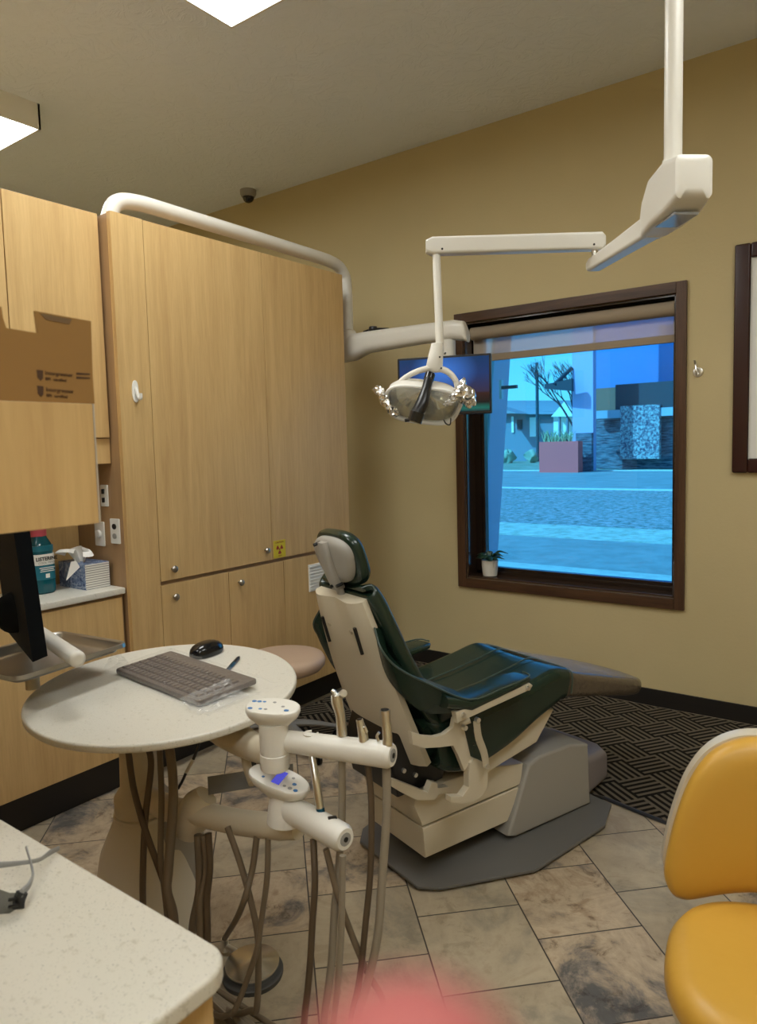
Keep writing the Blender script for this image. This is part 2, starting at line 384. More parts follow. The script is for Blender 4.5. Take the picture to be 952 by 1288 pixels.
for k, (o_, y0) in enumerate(((.012, gy-.02), (.034, gy-.005))):   # stepped sash frame
    wd = .03
    b.bx((WX0+o_, y0, WZ0+o_), (WX0+o_+wd+.01, y0+.05, WZ1-o_), .003); b.bx((WX1-o_-wd*.5, y0, WZ0+o_), (WX1-o_, y0+.05, WZ1-o_), .003)
    b.bx((WX0+o_, y0, WZ0+o_), (WX1-o_, y0+.05, WZ0+o_+wd), .003); b.bx((WX0+o_, y0, WZ1-o_-wd), (WX1-o_, y0+.05, WZ1-o_), .003)
b.done('sash', M('dark_sash', (.018, .010, .007), .25).m, win)
b = B(); b.bx((WX0+.06, gy+.03, WZ0+.05), (WX1-.04, gy+.034, WZ1-.05)); b.done('pane', GLASS, win)
b = B(); b.bx((WX1-.018, YB+.02, .985), (WX1-.002, YB+.05, 1.045), .004); b.done('cord_cleat', CREAM, win)
# roller shade
sh = thing('roller_shade', 'taupe roller shade pulled a little way down at the top of the window', 'window shade', (-1.7, YB+.05, 2.2))
b = B(); b.cyl((WX0+.03, YB+.06, 2.268), (WX1-.02, YB+.06, 2.268), .042, seg=28); b.done('roller', SHADES, sh)
b = B(); b.bx((WX0+.02, YB+.094, 2.13), (WX1-.02, YB+.096, 2.26)); b.done('shade_cloth', SHADE, sh)
b = B(); b.bx((WX0+.02, YB+.086, 2.085), (WX1-.02, YB+.104, 2.13), .006); b.done('hem_bar', SHADES, sh)
b = B(); b.bx((WX0+.065, YB+.078, 2.105), (WX0+.115, YB+.085, 2.118), .003); b.done('bar_label', BLACK, sh)

# ------------------------------------------------------------------ ceiling lights
def ceiling_light(x0, y0, x1, y1, z0, label):
    t = thing('ceiling_light', label, 'ceiling light', ((x0+x1)/2, (y0+y1)/2, z0), 'square box ceiling lights' if label is None else None)
    b = B(); k = .012
    b.bx((x0, y0, z0), (x0+k, y1, ZC)); b.bx((x1-k, y0, z0), (x1, y1, ZC)); b.bx((x0, y0, z0), (x1, y0+k, ZC)); b.bx((x0, y1-k, z0), (x1, y1, ZC)); b.done('housing', WHITEP, t)
    b = B(); b.bx((x0+k, y0+k, z0+.012), (x1-k, y1-k, z0+.02)); b.done('diffuser', DIFF, t)
    return t
ceiling_light(-2.515, 1.15, -1.90, 2.37, 3.44, 'lit box ceiling light cut by the top edge of the photo, above the dental chair')
ceiling_light(-4.66, 1.08, -4.05, 2.31, 3.40, 'lit box ceiling light at the left edge, above the wood cabinets')

# ------------------------------------------------------------------ security camera
sc_ = thing('security_camera', 'small grey dome security camera on the ceiling near the back wall', 'camera', at(312, 240, z=ZC))
p = at(312, 241, z=ZC-.01); p.z = ZC
b = B(); b.lathe([(.062, 0), (.062, -.03), (.052, -.05), (.044, -.052)][::-1], p); b.done('housing', CREAMG, sc_)
b = B(); b.ball(p+V((0, 0, -.055)), (.044, .044, .04), 20); b.done('dome', BLACKG, sc_)

# ------------------------------------------------------------------ tall cabinet wall
FX = -2.85
KNOBM = M('satin_nickel', (.42, .39, .36), .3, 1).m
def knob(y, z, parent, x=FX+.02):
    b = B(); mt = Matrix.Rotation(math.radians(90), 4, 'Y'); b.lathe([(.006, 0), (.006, .012), (.014, .016), (.017, .024), (.013, .031), (.004, .033)], (x, y, z), 20, mt); return b.done('knob', KNOBM, parent)
tc_ = thing('tall_cabinet', 'floor-to-head-height maple cabinet wall with two tall doors over three low doors', 'cabinet', (-3.15, 2.7, 0))
b = B(); b.bx((-3.45, 1.905, .155), (FX-.004, 3.50, 2.594)); b.done('carcass', MAPLE_D, tc_)
b = B(); b.bx((-3.42, 1.905, 0), (-2.91, 3.49, .154)); b.done('toe_kick', KICK, tc_)
g_ = .002
def door(y0, y1, z0, z1, parent, x=FX, th=.02, name='door', mat=MAPLE):
    b = B(); b.bx((x, y0+g_, z0+g_), (x+th, y1-g_, z1-g_), .0015); return b.done(name, mat, parent)
b = B(); b.bx((FX-.004, 1.903, .156), (FX+.0, 2.07, 2.60)); b.bx((FX, 1.905, .156), (FX+.02, 2.069, 2.60), .001); b.done('stile', MAPLE, tc_)
dA = door(2.07, 2.812, .932, 2.60, tc_); knob(2.138, .987, dA); knob(2.756, .993, dA)
dB = door(2.812, 3.50, .932, 2.60, tc_)
d1 = door(2.07, 2.489, .156, .916, tc_); knob(2.139, .851, d1)
d2 = door(2.489, 2.896, .156, .916, tc_); knob(2.557, .85, d2)
d3 = door(2.896, 3.50, .156, .916, tc_)
b = B(); b.bx((FX+.02, 3.10, .70), (FX+.026, 3.30, .86))
for k in range(8): b.bx((FX+.026, 3.105, .708+k*.019), (FX+.031, 3.295, .717+k*.019), .001)
b.done('vent_grille', WHITEP, d3)
# sticker with radiation trefoil
st = thing('warning_sticker', 'small yellow radiation warning sticker on the tall cabinet door', 'sticker', (FX+.021, 2.87, .925))
b = B(); b.bx((FX+.0195, 2.822, .938), (FX+.0213, 2.916, 1.036)); b.done('sticker_sheet', YSTICK, st)
def trefoil(c, r):
    b = B(); b.prism([(c[0]+r*.2*math.cos(a), c[1]+r*.2*math.sin(a)) for a in (2*math.pi*k/14 for k in range(14))], YZ, FX+.0213, FX+.0218)
    for a0 in (90-60+0, 150, 270):
        if a0 == 30: a0 = 30
        pts = [(c[0]+r*.3*math.cos(math.radians(a0+d)), c[1]+r*.3*math.sin(math.radians(a0+d))) for d in (-30, -10, 10, 30)]
        pts += [(c[0]+r*math.cos(math.radians(a0+d)), c[1]+r*math.sin(math.radians(a0+d))) for d in (30, 15, 0, -15, -30)]
        b.prism(pts, YZ, FX+.0213, FX+.0218)
    return b
trefoil((2.869, .985), .027).done('trefoil', RED, st)
text('CAUTION', .014, RED, 'sticker_text', st, (FX+.0215, 2.869, 1.02), (0, 1, 0), (0, 0, 1), align='CENTER')
text('X-RAY', .011, RED, 'sticker_text', st, (FX+.0215, 2.869, .945), (0, 1, 0), (0, 0, 1), align='CENTER')
# white adhesive hook
hk = thing('adhesive_hook', 'white oval adhesive hook on the tall cabinet door', 'hook', (FX+.02, 1.985, 1.775))
b = B(); b.prism(sup(.017, .05, 28, 2.4), lambda u, v, d: V((d, 1.984+u, 1.822+v)), FX+.0195, FX+.027, .003); b.done('back_plate', WHITEP, hk)
b = B(); b.tube([(FX+.027, 1.984, 1.84), (FX+.036, 1.985, 1.82), (FX+.041, 1.987, 1.795), (FX+.052, 1.99, 1.79), (FX+.056, 1.99, 1.812)], [.006, .007, .008, .008, .006], 10); b.done('hook_arm', WHITEP, hk)

# ------------------------------------------------------------------ base cabinet, worktop, upper cabinet, niche
bc = thing('base_cabinet', 'low maple cabinet under the white worktop beside the tall cabinet', 'cabinet', (-3.15, 1.1, 0))
b = B(); b.bx((-3.45, .10, .155), (-2.885, 1.90, .905)); b.done('carcass', MAPLE_D, bc)
b = B(); b.bx((-3.42, .10, 0), (-2.91, 1.90, .154)); b.done('toe_kick', KICK, bc)
door(.99, 1.885, .16, .895, bc, -2.884, .018); door(.10, .99, .16, .895, bc, -2.884, .018)
b = B(); b.bx((-3.45, .10, .906), (-2.858, 1.90, .936), .006); tag(b.done('worktop', SOLID), 'narrow white worktop in the niche, holding the tissue box and mouthwash', 'worktop')
uc = thing('upper_cabinet', 'tall maple upper cabinet left of the tall cabinet, over the niche', 'cabinet', (-3.15, 1.1, 1.5))
b = B(); b.bx((-3.45, .10, 1.55), (-2.925, 1.90, 2.594)); b.done('carcass', MAPLE_D, uc)
b = B(); b.bx((-2.94, .10, 1.50), (-2.92, 1.90, 1.612)); b.done('valance', MAPLE, uc)
door(1.474, 1.895, 1.615, 2.60, uc, -2.924, .018); door(.79, 1.474, 1.615, 2.60, uc, -2.924, .018); door(.10, .79, 1.615, 2.60, uc, -2.924, .018)
b = B(); b.bx((-3.45, .10, .937), (-3.22, 1.90, 1.549)); tag(b.done('backsplash_panel', MAPLE), 'maple backsplash panel at the back of the niche behind the tissue box', 'panel')
def plate(name, label, x, z, w_, h_, fill):
    t = thing(name, label, 'wall plate', (x, 1.904, z-h_/2))
    b = B(); b.prism(rr(w_, h_, .005, 3, x, z), XZ, 1.897, 1.9045, .002); b.done('cover_plate', WHITEP, t)
    fill(t, x, z); return t
def f_out(t, x, z):
    for dz, r in ((.022, .013), (-.022, .013)):
        b = B(); b.prism([(x+r*1.15*math.cos(a), z+dz+r*math.sin(a)) for a in (2*math.pi*k/16 for k in range(16))], XZ, 1.893, 1.898, .001); b.done('socket', BLACK if dz > 0 else GREYP, t)
def f_dim(t, x, z):
    b = B(); b.lathe([(.019, 0), (.018, .012), (.013, .015)], (x, 1.898, z), 20, Matrix.Rotation(math.radians(90), 4, 'X')); b.done('dial', WHITEP, t)
plate('power_outlet', 'white two-socket outlet plate on the tall cabinet side above the tissue box', -2.915, 1.19, .07, .115, f_out)
plate('dimmer_switch', 'white dimmer plate left of the outlet above the tissue box', -3.04, 1.172, .075, .115, f_dim)
def f_sw(t, x, z):
    for dz in (.02, -.02):
        b = B(); b.box((x, 1.893, z+dz), (.012, .01, .022), .002); b.done('socket', BLACK, t)
plate('data_outlet', 'white rounded outlet peeking out beside the hanging cabinet, topmost of the three', -2.985, 1.352, .055, .10, f_sw)

# tissue box
tb = thing('tissue_box', 'blue marbled tissue box with striped white side on the worktop', 'tissue box', (-3.06, 1.825, .936))
b = B(); b.bx((-3.17, 1.762, .9365), (-2.955, 1.885, 1.052)); b.done('carton', BOXP, tb)
b = B(); b.bx((-2.9552, 1.764, .938), (-2.9535, 1.883, 1.050)); b.done('side_panel', STRP, tb)
b = B(); c0 = V((-3.05, 1.80, 1.052))
def tis(u, v):
    a = u*2*math.pi*.9; r = .018+.045*v*(1+.5*math.sin(3*a)); q = V((c0.x+r*math.cos(a)*1.2, c0.y+r*math.sin(a)-.03*v, c0.z+.062*math.sin(v*2.3)-.015*v*math.sin(2*a+1))); return q
b.grid(tis, 26, 8, .0006); b.done('tissue', PAPER, tb, 20)
b = B(); b.prism([(0, 0), (.055, .02), (.035, .062), (-.005, .05)], lambda u, v, d: V((-3.06+u*.6, 1.79-u*.6+d, 1.04+v)), 0, .002)
b.prism([(-.055, -.05), (.03, .0), (.01, .03), (-.02, .03)], lambda u, v, d: V((-2.99+d*2, 1.735+u*.8, 1.04+v)), 0, .002); b.done('tissue', PAPER, tb)

# mouthwash bottle
mw = thing('mouthwash_bottle', 'large teal mouthwash bottle with a pink cap on the worktop', 'bottle', (-3.12, 1.60, .936))
mb = (-3.10, 1.635)
def bot(prof, nm, mt_, e=3.2, sx=.062, sy=.052):
    b = B(); b.rings([[V((mb[0]+u*k, mb[1]+v*k, z)) for u, v in sup(sx, sy, 36, e)] for k, z in prof]); return b.done(nm, mt_, mw)
bot([(.9, .937), (1, .945), (1, 1.02), (.97, 1.06), (.93, 1.09), (.93, 1.13), (.85, 1.155), (.62, 1.18), (.55, 1.19)], 'bottle_body', MOUTH)
bot([(.966, 1.125), (.966, 1.15)], 'neck_label', MLAB); bot([(1.005, 1.065), (1.005, 1.112)], 'white_label', WHITEP); bot([(1.012, 1.0), (1.012, 1.063)], 'lower_label', MLAB)
b = B(); b.lathe([(.034, 0), (.036, .004), (.036, .034), (.033, .038)], (mb[0], mb[1], 1.188)); b.done('cap', PINK, mw)
nx = V((.72, -.69, 0)).normalized(); ux = V((.69, .72, 0)); tx = V((mb[0]+.063, mb[1]-.018, 0))
def lab(s_, z, size, mt_, bold=0, off=0, x=.0): text(s_, size, mt_, 'label_text', mw, (mb[0]+.0635, mb[1]+x, z), (0, 1, 0), (0, 0, 1), align='CENTER', bold=bold)
lab('LISTERINE', 1.086, .022, BLACK, .0006); lab('COOL MINT', 1.070, .014, GREYP)
for k, (z, wd) in enumerate(((1.052, .07), (1.044, .06), (1.036, .065))):
    b = B(); b.bx((mb[0]+.0625, mb[1]-wd/2, z), (mb[0]+.0637, mb[1]+wd/2, z+.003)); b.done('label_line', WHITEP, mw)
b = B(); b.bx((mb[0]+.0625, mb[1]-.008, 1.008), (mb[0]+.0637, mb[1]+.010, 1.026)); b.done('label_square', WHITEP, mw)

# ------------------------------------------------------------------ hanging hutch at left and the open box on it
ht = thing('hanging_cabinet', 'maple wall cabinet nearest the camera at the left edge, under the cardboard box', 'cabinet', (-1.3, .2, 1.45))
b = B(); b.bx((-2.0, -.168, 1.457), (-.902, .548, 1.613)); b.done('carcass', MAPLE_D, ht)
b = B(); b.bx((-.902, -.168, 1.455), (-.88, .5505, 1.6155), .0015); b.done('end_panel', MAPLE, ht)
b = B(); b.bx((-.90, .5505, 1.455), (-.8795, .5525, 1.6155)); b.done('edge_band', M('pale_edge_band', (.50, .44, .36), .5).m, ht)
bxo = thing('cardboard_box', 'open brown cardboard box with printed marks on top of the hanging cabinet', 'box', (-1.0, .4, 1.616))
X0 = -.885
def hz(px, py): q = at(px, py, x=X0); return (q.y, q.z)
o = [hz(-40, 500), hz(119, 507), hz(116.5, 470), hz(114.5, 404), hz(44, 391), hz(47.5, 419), hz(8, 412.5), hz(4, 400), hz(2, 386), hz(-40, 380)]
o[0] = (o[0][0], 1.616); o[1] = (o[1][0], 1.616)
b = B(); b.prism(o, YZ, X0-.004, X0); b.done('front_panel', CARD, bxo)
b = B(); b.bx((-1.17, o[1][0]-.005, 1.616), (X0-.004, o[1][0]-.003, 1.695)); b.done('side_panel', CARD, bxo)
b = B(); b.bx((-1.17, .20, 1.616), (-1.166, o[1][0]-.006, 1.69)); b.done('back_panel', CARD, bxo)
b = B(); b.bx((-1.166, .22, 1.617), (X0-.02, o[1][0]-.02, 1.68)); b.done('packed_contents', GREYP, bxo)
q = [hz(50, 394), hz(90, 401.5), hz(87, 408), hz(58, 402)]
b = B(); b.prism(q, YZ, X0, X0+.0006); b.done('tape_strip', TAPE, bxo)
for (cx_, cy_) in ((50, 471), (50.5, 491)):
    b = B(); b.prism([hz(cx_-4, cy_-6), hz(cx_+4, cy_-5), hz(cx_+4, cy_+5), hz(cx_+1, cy_+8), hz(cx_-3, cy_+4)], YZ, X0, X0+.0005); b.done('printed_logo', INK, bxo)
y_ = hz(57, 472)
text('Intergreener', .0074, INK, 'printed_text', bxo, (X0+.0003, hz(57, 480)[0], hz(57, 471)[1]), (0, 1, -.03), (0, .03, 1))
text('BPI  certified', .0055, INK, 'printed_text', bxo, (X0+.0003, hz(57, 480)[0], hz(57, 478)[1]), (0, 1, -.03), (0, .03, 1))
text('Intergreener', .0074, INK, 'printed_text', bxo, (X0+.0003, hz(57, 480)[0], hz(57, 492)[1]), (0, 1, -.03), (0, .03, 1))
text('BPI  certified', .0055, INK, 'printed_text', bxo, (X0+.0003, hz(57, 480)[0], hz(57, 499)[1]), (0, 1, -.03), (0, .03, 1))
for yy in (470, 475): 
    b = B(); b.prism([hz(96, yy-1.5), hz(113, yy), hz(113, yy+1.5), hz(96, yy+1.5)], YZ, X0, X0+.0005); b.done('printed_bar', INK, bxo)

# ------------------------------------------------------------------ near counter
nc = thing('counter_cabinet', 'maple cabinet under the cream quartz counter in the lower left corner', 'cabinet', (-1.2, .2, 0))
b = B(); b.bx((-3.0+.15, -.168, .10), (-.665, .53, .902)); b.done('carcass', MAPLE, nc)
b = B(); b.bx((-2.8, -.168, 0), (-.70, .48, .10)); b.done('toe_kick', KICK, nc)
b = B(); rad = .045; x1_, y1_ = -.645, .556
pl = [(-2.84, -.168), (x1_, -.168)]+[(x1_-rad+rad*math.cos(a), y1_-rad+rad*math.sin(a)) for a in (math.radians(9*k) for k in range(11))]+[(-2.84, y1_)]
b.prism(pl, XY, .903, .930, .006, 3); tag(b.done('quartz_counter', QUARTZ), 'speckled cream quartz counter with rounded corner, nearest the camera at lower left', 'counter')
# safety glasses
sg = thing('safety_glasses', 'grey tinted safety glasses lying on the near counter', 'glasses', at(20, 1110, z=.93))
def cz_(px, py, z): return at(px, py, z=z)
def lens(u, v):
    a = -1.1+2.1*u; c_ = cz_(-25, 1125, .93)
    q = c_+V((.062*math.sin(a)*1.15, -.0, 0))+V((.4, -.9, 0)).normalized()*.04*math.cos(a); q.z = .932+.036*v; return q
p0, p1, p2, p3 = cz_(-22, 1142, .932), cz_(0, 1149, .932), cz_(14, 1149, .932), cz_(24, 1143, .932)
b = B()
base = [cz_(-60, 1135, .932), cz_(-30, 1146, .932), cz_(-5, 1150, .932), cz_(12, 1149, .932), cz_(23, 1142, .932)]
tops = [cz_(-60, 1112, .965), cz_(-30, 1118, .965), cz_(-2, 1118, .965), cz_(12, 1123, .962), cz_(25, 1123, .958)]
def ln(u, v):
    t = u*4; i = min(3, int(t)); f_ = t-i; lo = base[i].lerp(base[i+1], f_); hi = tops[i].lerp(tops[i+1], f_); return lo.lerp(hi, v)
b.grid(ln, 20, 4, .002); b.done('lens', LENSP, sg)
b = B()
b.tube([cz_(23, 1143, .935), cz_(24, 1133, .945), cz_(28, 1122, .957)], .005, 8, flat=((0,0,1), 1.6, .6)); b.tube([cz_(10, 1132, .952), cz_(23, 1130, .95)], .0022, 8); b.tube([cz_(10, 1141, .944), cz_(23, 1138, .943)], .0022, 8); b.done('hinge', BLACK, sg)
b = B(); b.tube([cz_(27, 1123, .957), cz_(36, 1114, .953), cz_(41, 1102, .95), cz_(40, 1090, .952), cz_(36, 1076, .955), cz_(33, 1066, .958)], [.004, .0035, .0022, .0022, .002, .002], 8, flat=((0,0,1), 1.5, .8)); b.done('temple', GREYP, sg)
b = B(); b.tube([cz_(-60, 1095, .955), cz_(-20, 1090, .955), cz_(0, 1088, .955), cz_(30, 1085, .952), cz_(50, 1081, .948), cz_(62, 1073, .942), cz_(74, 1067, .938)], [.007, .0065, .005, .0035, .0035, .005, .004], 10, flat=((0,0,1), 1, .35)); b.done('temple', GREYP, sg)

# ------------------------------------------------------------------ floor mat
def mt_at(px, py): q = at(px, py, z=0); return (q.x, q.y)
b = B(); b.prism([(-2.86, 2.74), (-1.02, 2.965), (-.18, 2.77), (-.18, 4.165), (-2.86, 4.165)], XY, 0, .008)
rug = tag(b.done('floor_mat', RUG), 'dark basket-weave floor mat under and beyond the dental chair', 'mat')
b = B(); b.tube([(-2.86, 2.735, .005), (-1.02, 2.96, .005), (-.18, 2.765, .005)], .0065, 8, 1, flat=((0,0,1), .8, 2.2)); b.done('mat_edging', KICK, rug)

# ------------------------------------------------------------------ framed picture and hook on the back wall
fp = thing('picture_frame', 'dark cherry picture frame cut by the right edge of the photo', 'picture', (-.4, YB, 1.355))
xa, xb, za, zb = -.76, .02, 1.357, 2.535
b = B(); fw = .075
for lo, hi in (((xa, za), (xa+fw, zb)), ((xb-fw, za), (xb, zb)), ((xa+fw, za), (xb-fw, za+fw)), ((xa+fw, zb-fw), (xb-fw, zb))):
    b.bx((lo[0], YB-.035, lo[1]), (hi[0], YB-.002, hi[1]), .01, 3)
b.done('frame', CHERRY, fp)
b = B(); b.bx((xa+fw-.005, YB-.014, za+fw-.005), (xb-fw+.005, YB-.003, zb-fw+.005)); b.done('mat_board', WHITEP, fp)
hp = at(878, 468, y=YB)
kh = thing('coat_hook', 'small chrome hook on the wall right of the window', 'hook', hp)
b = B(); b.lathe([(.026, 0), (.026, .006), (.02, .01)], hp+V((0, 0, 0)), 24, Matrix.Rotation(math.radians(90), 4, 'X')); b.done('round_plate', CHROME, kh)
b = B(); b.tube([hp+V((0, -.008, -.01)), hp+V((0, -.03, -.016)), hp+V((-.002, -.04, .005)), hp+V((-.006, -.035, .04)), hp+V((-.008, -.05, .058))], .0055, 10); b.done('hook_arm', CHROME, kh)

# ------------------------------------------------------------------ potted plant on the sill
pc = V((-2.245, YB+.058, WZ0+.0145))
pp = thing('potted_succulent', 'small succulent in a white ribbed pot on the window sill', 'potted plant', pc)
b = B(); b.lathe([(.040, 0), (.047, .004), (.054, .07), (.056, .108), (.051, .108), (.047, .09), (.01, .09)], pc, 32); b.done('pot', WHITE, pp)
for k in range(15):
    a = k*2.4; L = .09+.06*random.random(); el = .15+.6*random.random(); d_ = V((math.cos(a), math.sin(a)*.75, 0)); d_.y = min(d_.y, .45)
    b = B(); c_ = pc+V((0, 0, .095)); pts = [c_, c_+d_*L*.45+V((0, 0, L*.55*el+.02)), c_+d_*L+V((0, 0, L*.5*el+.012))]
    b.tube(pts, [.005, .023, .003], 8, 5, flat=((0,0,1), .35, 1)); b.done('leaf', LEAF, pp)
for k in range(5):
    a = k*1.3; c_ = pc+V((0, 0, .095)); d_ = V((math.cos(a), math.sin(a)*.6, 0)); b = B(); b.tube([c_, c_+d_*.02+V((0,0,.03)), c_+d_*.05+V((0,0,.055))], [.004, .014, .002], 8, 5, flat=((0,0,1), .4, 1)); b.done('leaf', LEAF, pp)
# ================================================================== dental chair
th = math.radians(18.5); UA = V((math.sin(th), math.cos(th), 0)); US = V((math.cos(th), -math.sin(th), 0)); OFF = -2.08
def D(s, a, z): return US*(s+OFF)+UA*a+V((0, 0, z))
AZ = lambda u, v, d: D(d, u, v)          # outline in the side view, extruded across
SA = lambda u, v, d: D(u, v, d)          # outline in plan, extruded upwards
dc = thing('dental_chair', 'dark green dental chair with cream back shell, reclining toward the window', 'dental chair', D(0, 1.9, 0))
b = B(); b.prism([(-.17, 1.44), (.19, 1.44), (.245, 1.50), (.37, 1.84), (.33, 2.28), (.24, 2.44), (-.24, 2.44), (-.33, 2.28), (-.37, 1.84), (-.24, 1.5)], SA, .0085, .022, .004); b.done('base_plate', BASEG, dc)
b = B(); b.prism([(-.28, 2.0), (-.28, 2.50), (-.22, 2.60), (.03, 2.63), (.11, 2.58), (.17, 2.35), (.17, 2.0)], SA, .03, .235, .03, 3)
o = b.done('toe_housing', PEDAL, dc)
for v_ in o.data.vertices:
    rel = (v_.co-D(0, 2.2, 0)).dot(UA)
    if v_.co.z > .12 and rel > 0: v_.co.z -= rel*.16
b = B()
b.prism([(1.497, .092), (1.90, .092), (1.975, .20), (1.975, .212), (1.487, .205)], AZ, -.16, .17, .006)
o = b.done('lower_shroud', CREAM, dc)
b = B(); b.prism([(1.487, .212), (1.975, .219), (1.99, .30), (1.80, .335), (1.60, .345), (1.46, .33), (1.45, .30)], AZ, -.16, .17, .006); b.done('upper_shroud', CREAM, dc)
b = B(); b.box(D(.0, 1.9, .345), (.12, .10, .02), .004, -th); b.done('shroud_slot', BLACK, dc)
b = B(); b.prism([(1.885, .045), (1.93, .030), (2.37, .024), (2.355, .285), (2.24, .315), (2.06, .315), (2.00, .295)], AZ, -.19, .19, .012, 3); b.done('pump_cover', CREAMG, dc)
b = B(); b.prism([(1.40, .335), (1.60, .345), (1.66, .50), (1.56, .60), (1.42, .60), (1.37, .47)], AZ, -.15, .15, .01); b.done('lift_mechanism', BLACK, dc)
b = B(); b.prism([(1.70, .345), (1.76, .345), (2.02, .39), (2.12, .50), (2.0, .53), (1.62, .40)], AZ, -.20, .215, .01); b.done('seat_frame', CREAM, dc)
b = B(); b.prism([(1.332, .445), (1.331, .419), (1.393, .369), (1.437, .337), (1.516, .312), (1.53, .326), (1.578, .323), (1.579, .344), (1.531, .353), (1.531, .37), (1.504, .383), (1.484, .352), (1.369, .424)], AZ, .175, .205, .004); b.done('rear_bracket', CREAM, dc); b = B()
b.prism([(1.332, .445), (1.331, .419), (1.393, .369), (1.516, .312), (1.531, .37), (1.484, .352), (1.369, .424)], AZ, -.205, -.175, .004); b.done('rear_bracket', CREAM, dc)
for a_, z_ in ((1.36, .47), (1.42, .43), (1.47, .40)):
    b = B(); b.cyl(D(.15, a_, z_), D(.160, a_, z_), .008, seg=12); b.done('bolt', CHROME, dc)
def hull(sec, nm, mat, parent, flip=1):
    """sections (a, z, half width, height, exponent): soft slab swept from section to section"""
    pass
# seat cushion: loft of soft sections across the chair
def soft(path, hw, th_, edge=.035, n=6, nrm=None, crown=0.0):
    """path: (a,z) of the top surface; hw: half widths; th_: thickness below. Rounded edges."""
    R_ = []
    P = [V((a, z)) for a, z in path]
    for i, p in enumerate(P):
        t = (P[min(i+1, len(P)-1)]-P[max(i-1, 0)]).normalized(); nn = V((t.y, -t.x))    # pointing below the surface
        h = hw[i] if isinstance(hw, list) else hw; T = th_[i] if isinstance(th_, list) else th_
        e = min(edge, T*.48, h*.5); prof = []
        for (cx_, cy_, a0) in ((h-e, e, 90), (-h+e, e, 180), (-h+e, T-e, 270), (h-e, T-e, 360)):
            for k in range(n+1):
                a = math.radians(a0-90+90*k/n); prof.append((cx_+e*math.cos(a), cy_-e*math.sin(a)))
            if a0 == 90:
                for k in range(1, 6):
                    f_ = k/6; prof.append(((h-e)*(1-2*f_), -crown*4*f_*(1-f_)))
        R_.append([D(u, p.x+nn.x*d, p.y+nn.y*d) for u, d in prof])
    return R_
def smooth_path(pts, k=5):
    pts = [V(p) for p in pts]; e = [pts[0]*2-pts[1]]+pts+[pts[-1]*2-pts[-2]]; out = []
    for i in range(1, len(e)-2):
        for j in range(k):
            t = j/k; a, b_, c, d = e[i-1], e[i], e[i+1], e[i+2]
            out.append(.5*((2*b_)+(c-a)*t+(2*a-5*b_+4*c-d)*t*t+(-a+3*b_-3*c+d)*t**3))
    out.append(pts[-1]); return [tuple(p) for p in out]
# path rows: a, z, half width, thickness
def cushion(rows, nm, mat, parent, edge=.035, endround=True, crown=.0, k=5):
    q = smooth_path(rows, k)
    R_ = soft([(r[0], r[1]) for r in q], [r[2] for r in q], [r[3] for r in q], edge, crown=crown)
    b = B(); b.rings(R_); return b.done(nm, mat, parent, 50)
cushion([(1.46, .60, .18, .08), (1.50, .615, .24, .17), (1.62, .615, .255, .22), (1.80, .628, .26, .20), (1.98, .652, .26, .155), (2.10, .672, .26, .14), (2.165, .660, .26, .13), (2.175, .655, .255, .125)], 'seat_cushion', GREEN, dc, .04, crown=-.008)
cushion([(2.177, .652, .245, .115), (2.22, .632, .245, .105), (2.45, .565, .235, .085), (2.66, .505, .215, .075), (2.745, .478, .175, .062), (2.765, .465, .13, .03)], 'leg_rest', COVERP, dc, .03, crown=.006)
for s_ in (-.085, .085):
    b = B(); b.tube([D(s_, 1.50, .618), D(s_, 1.62, .616), D(s_, 1.8, .63), D(s_, 1.98, .655), D(s_, 2.10, .675), D(s_, 2.165, .663)], .0028, 6, 5); b.done('seam_piping', PIPING, dc)
b = B(); b.tube([D(s_*.0+q_, 2.176, z_) for q_, z_ in ((-.25, .56), (-.255, .63), (-.22, .655), (0, .657), (.22, .655), (.255, .63), (.25, .56))], .0035, 6, 3); b.done('seam_piping', PIPING, dc)
# crinkled clear film sheet over the leg rest
b = B()
LEG = [(2.10, .674), (2.165, .664), (2.22, .636), (2.45, .569), (2.66, .509)]
def flm(u, v):
    a = 2.115+.46*v; s = -.20+.40*u
    for (a0_, z0_), (a1__, z1_) in zip(LEG, LEG[1:]):
        if a <= a1__: break
    z = z0_+(z1_-z0_)*(a-a0_)/(a1__-a0_)+.001+.006*(1-(2*u-1)**2)
    return D(s, a, z+.006*abs(noise.noise(V((u*7, v*5, 3))))+.005*abs(noise.noise(V((u*15+v*6, v*9, 7)))))
b.grid(flm, 36, 40); b.done('protective_film', FILM, dc, 60)
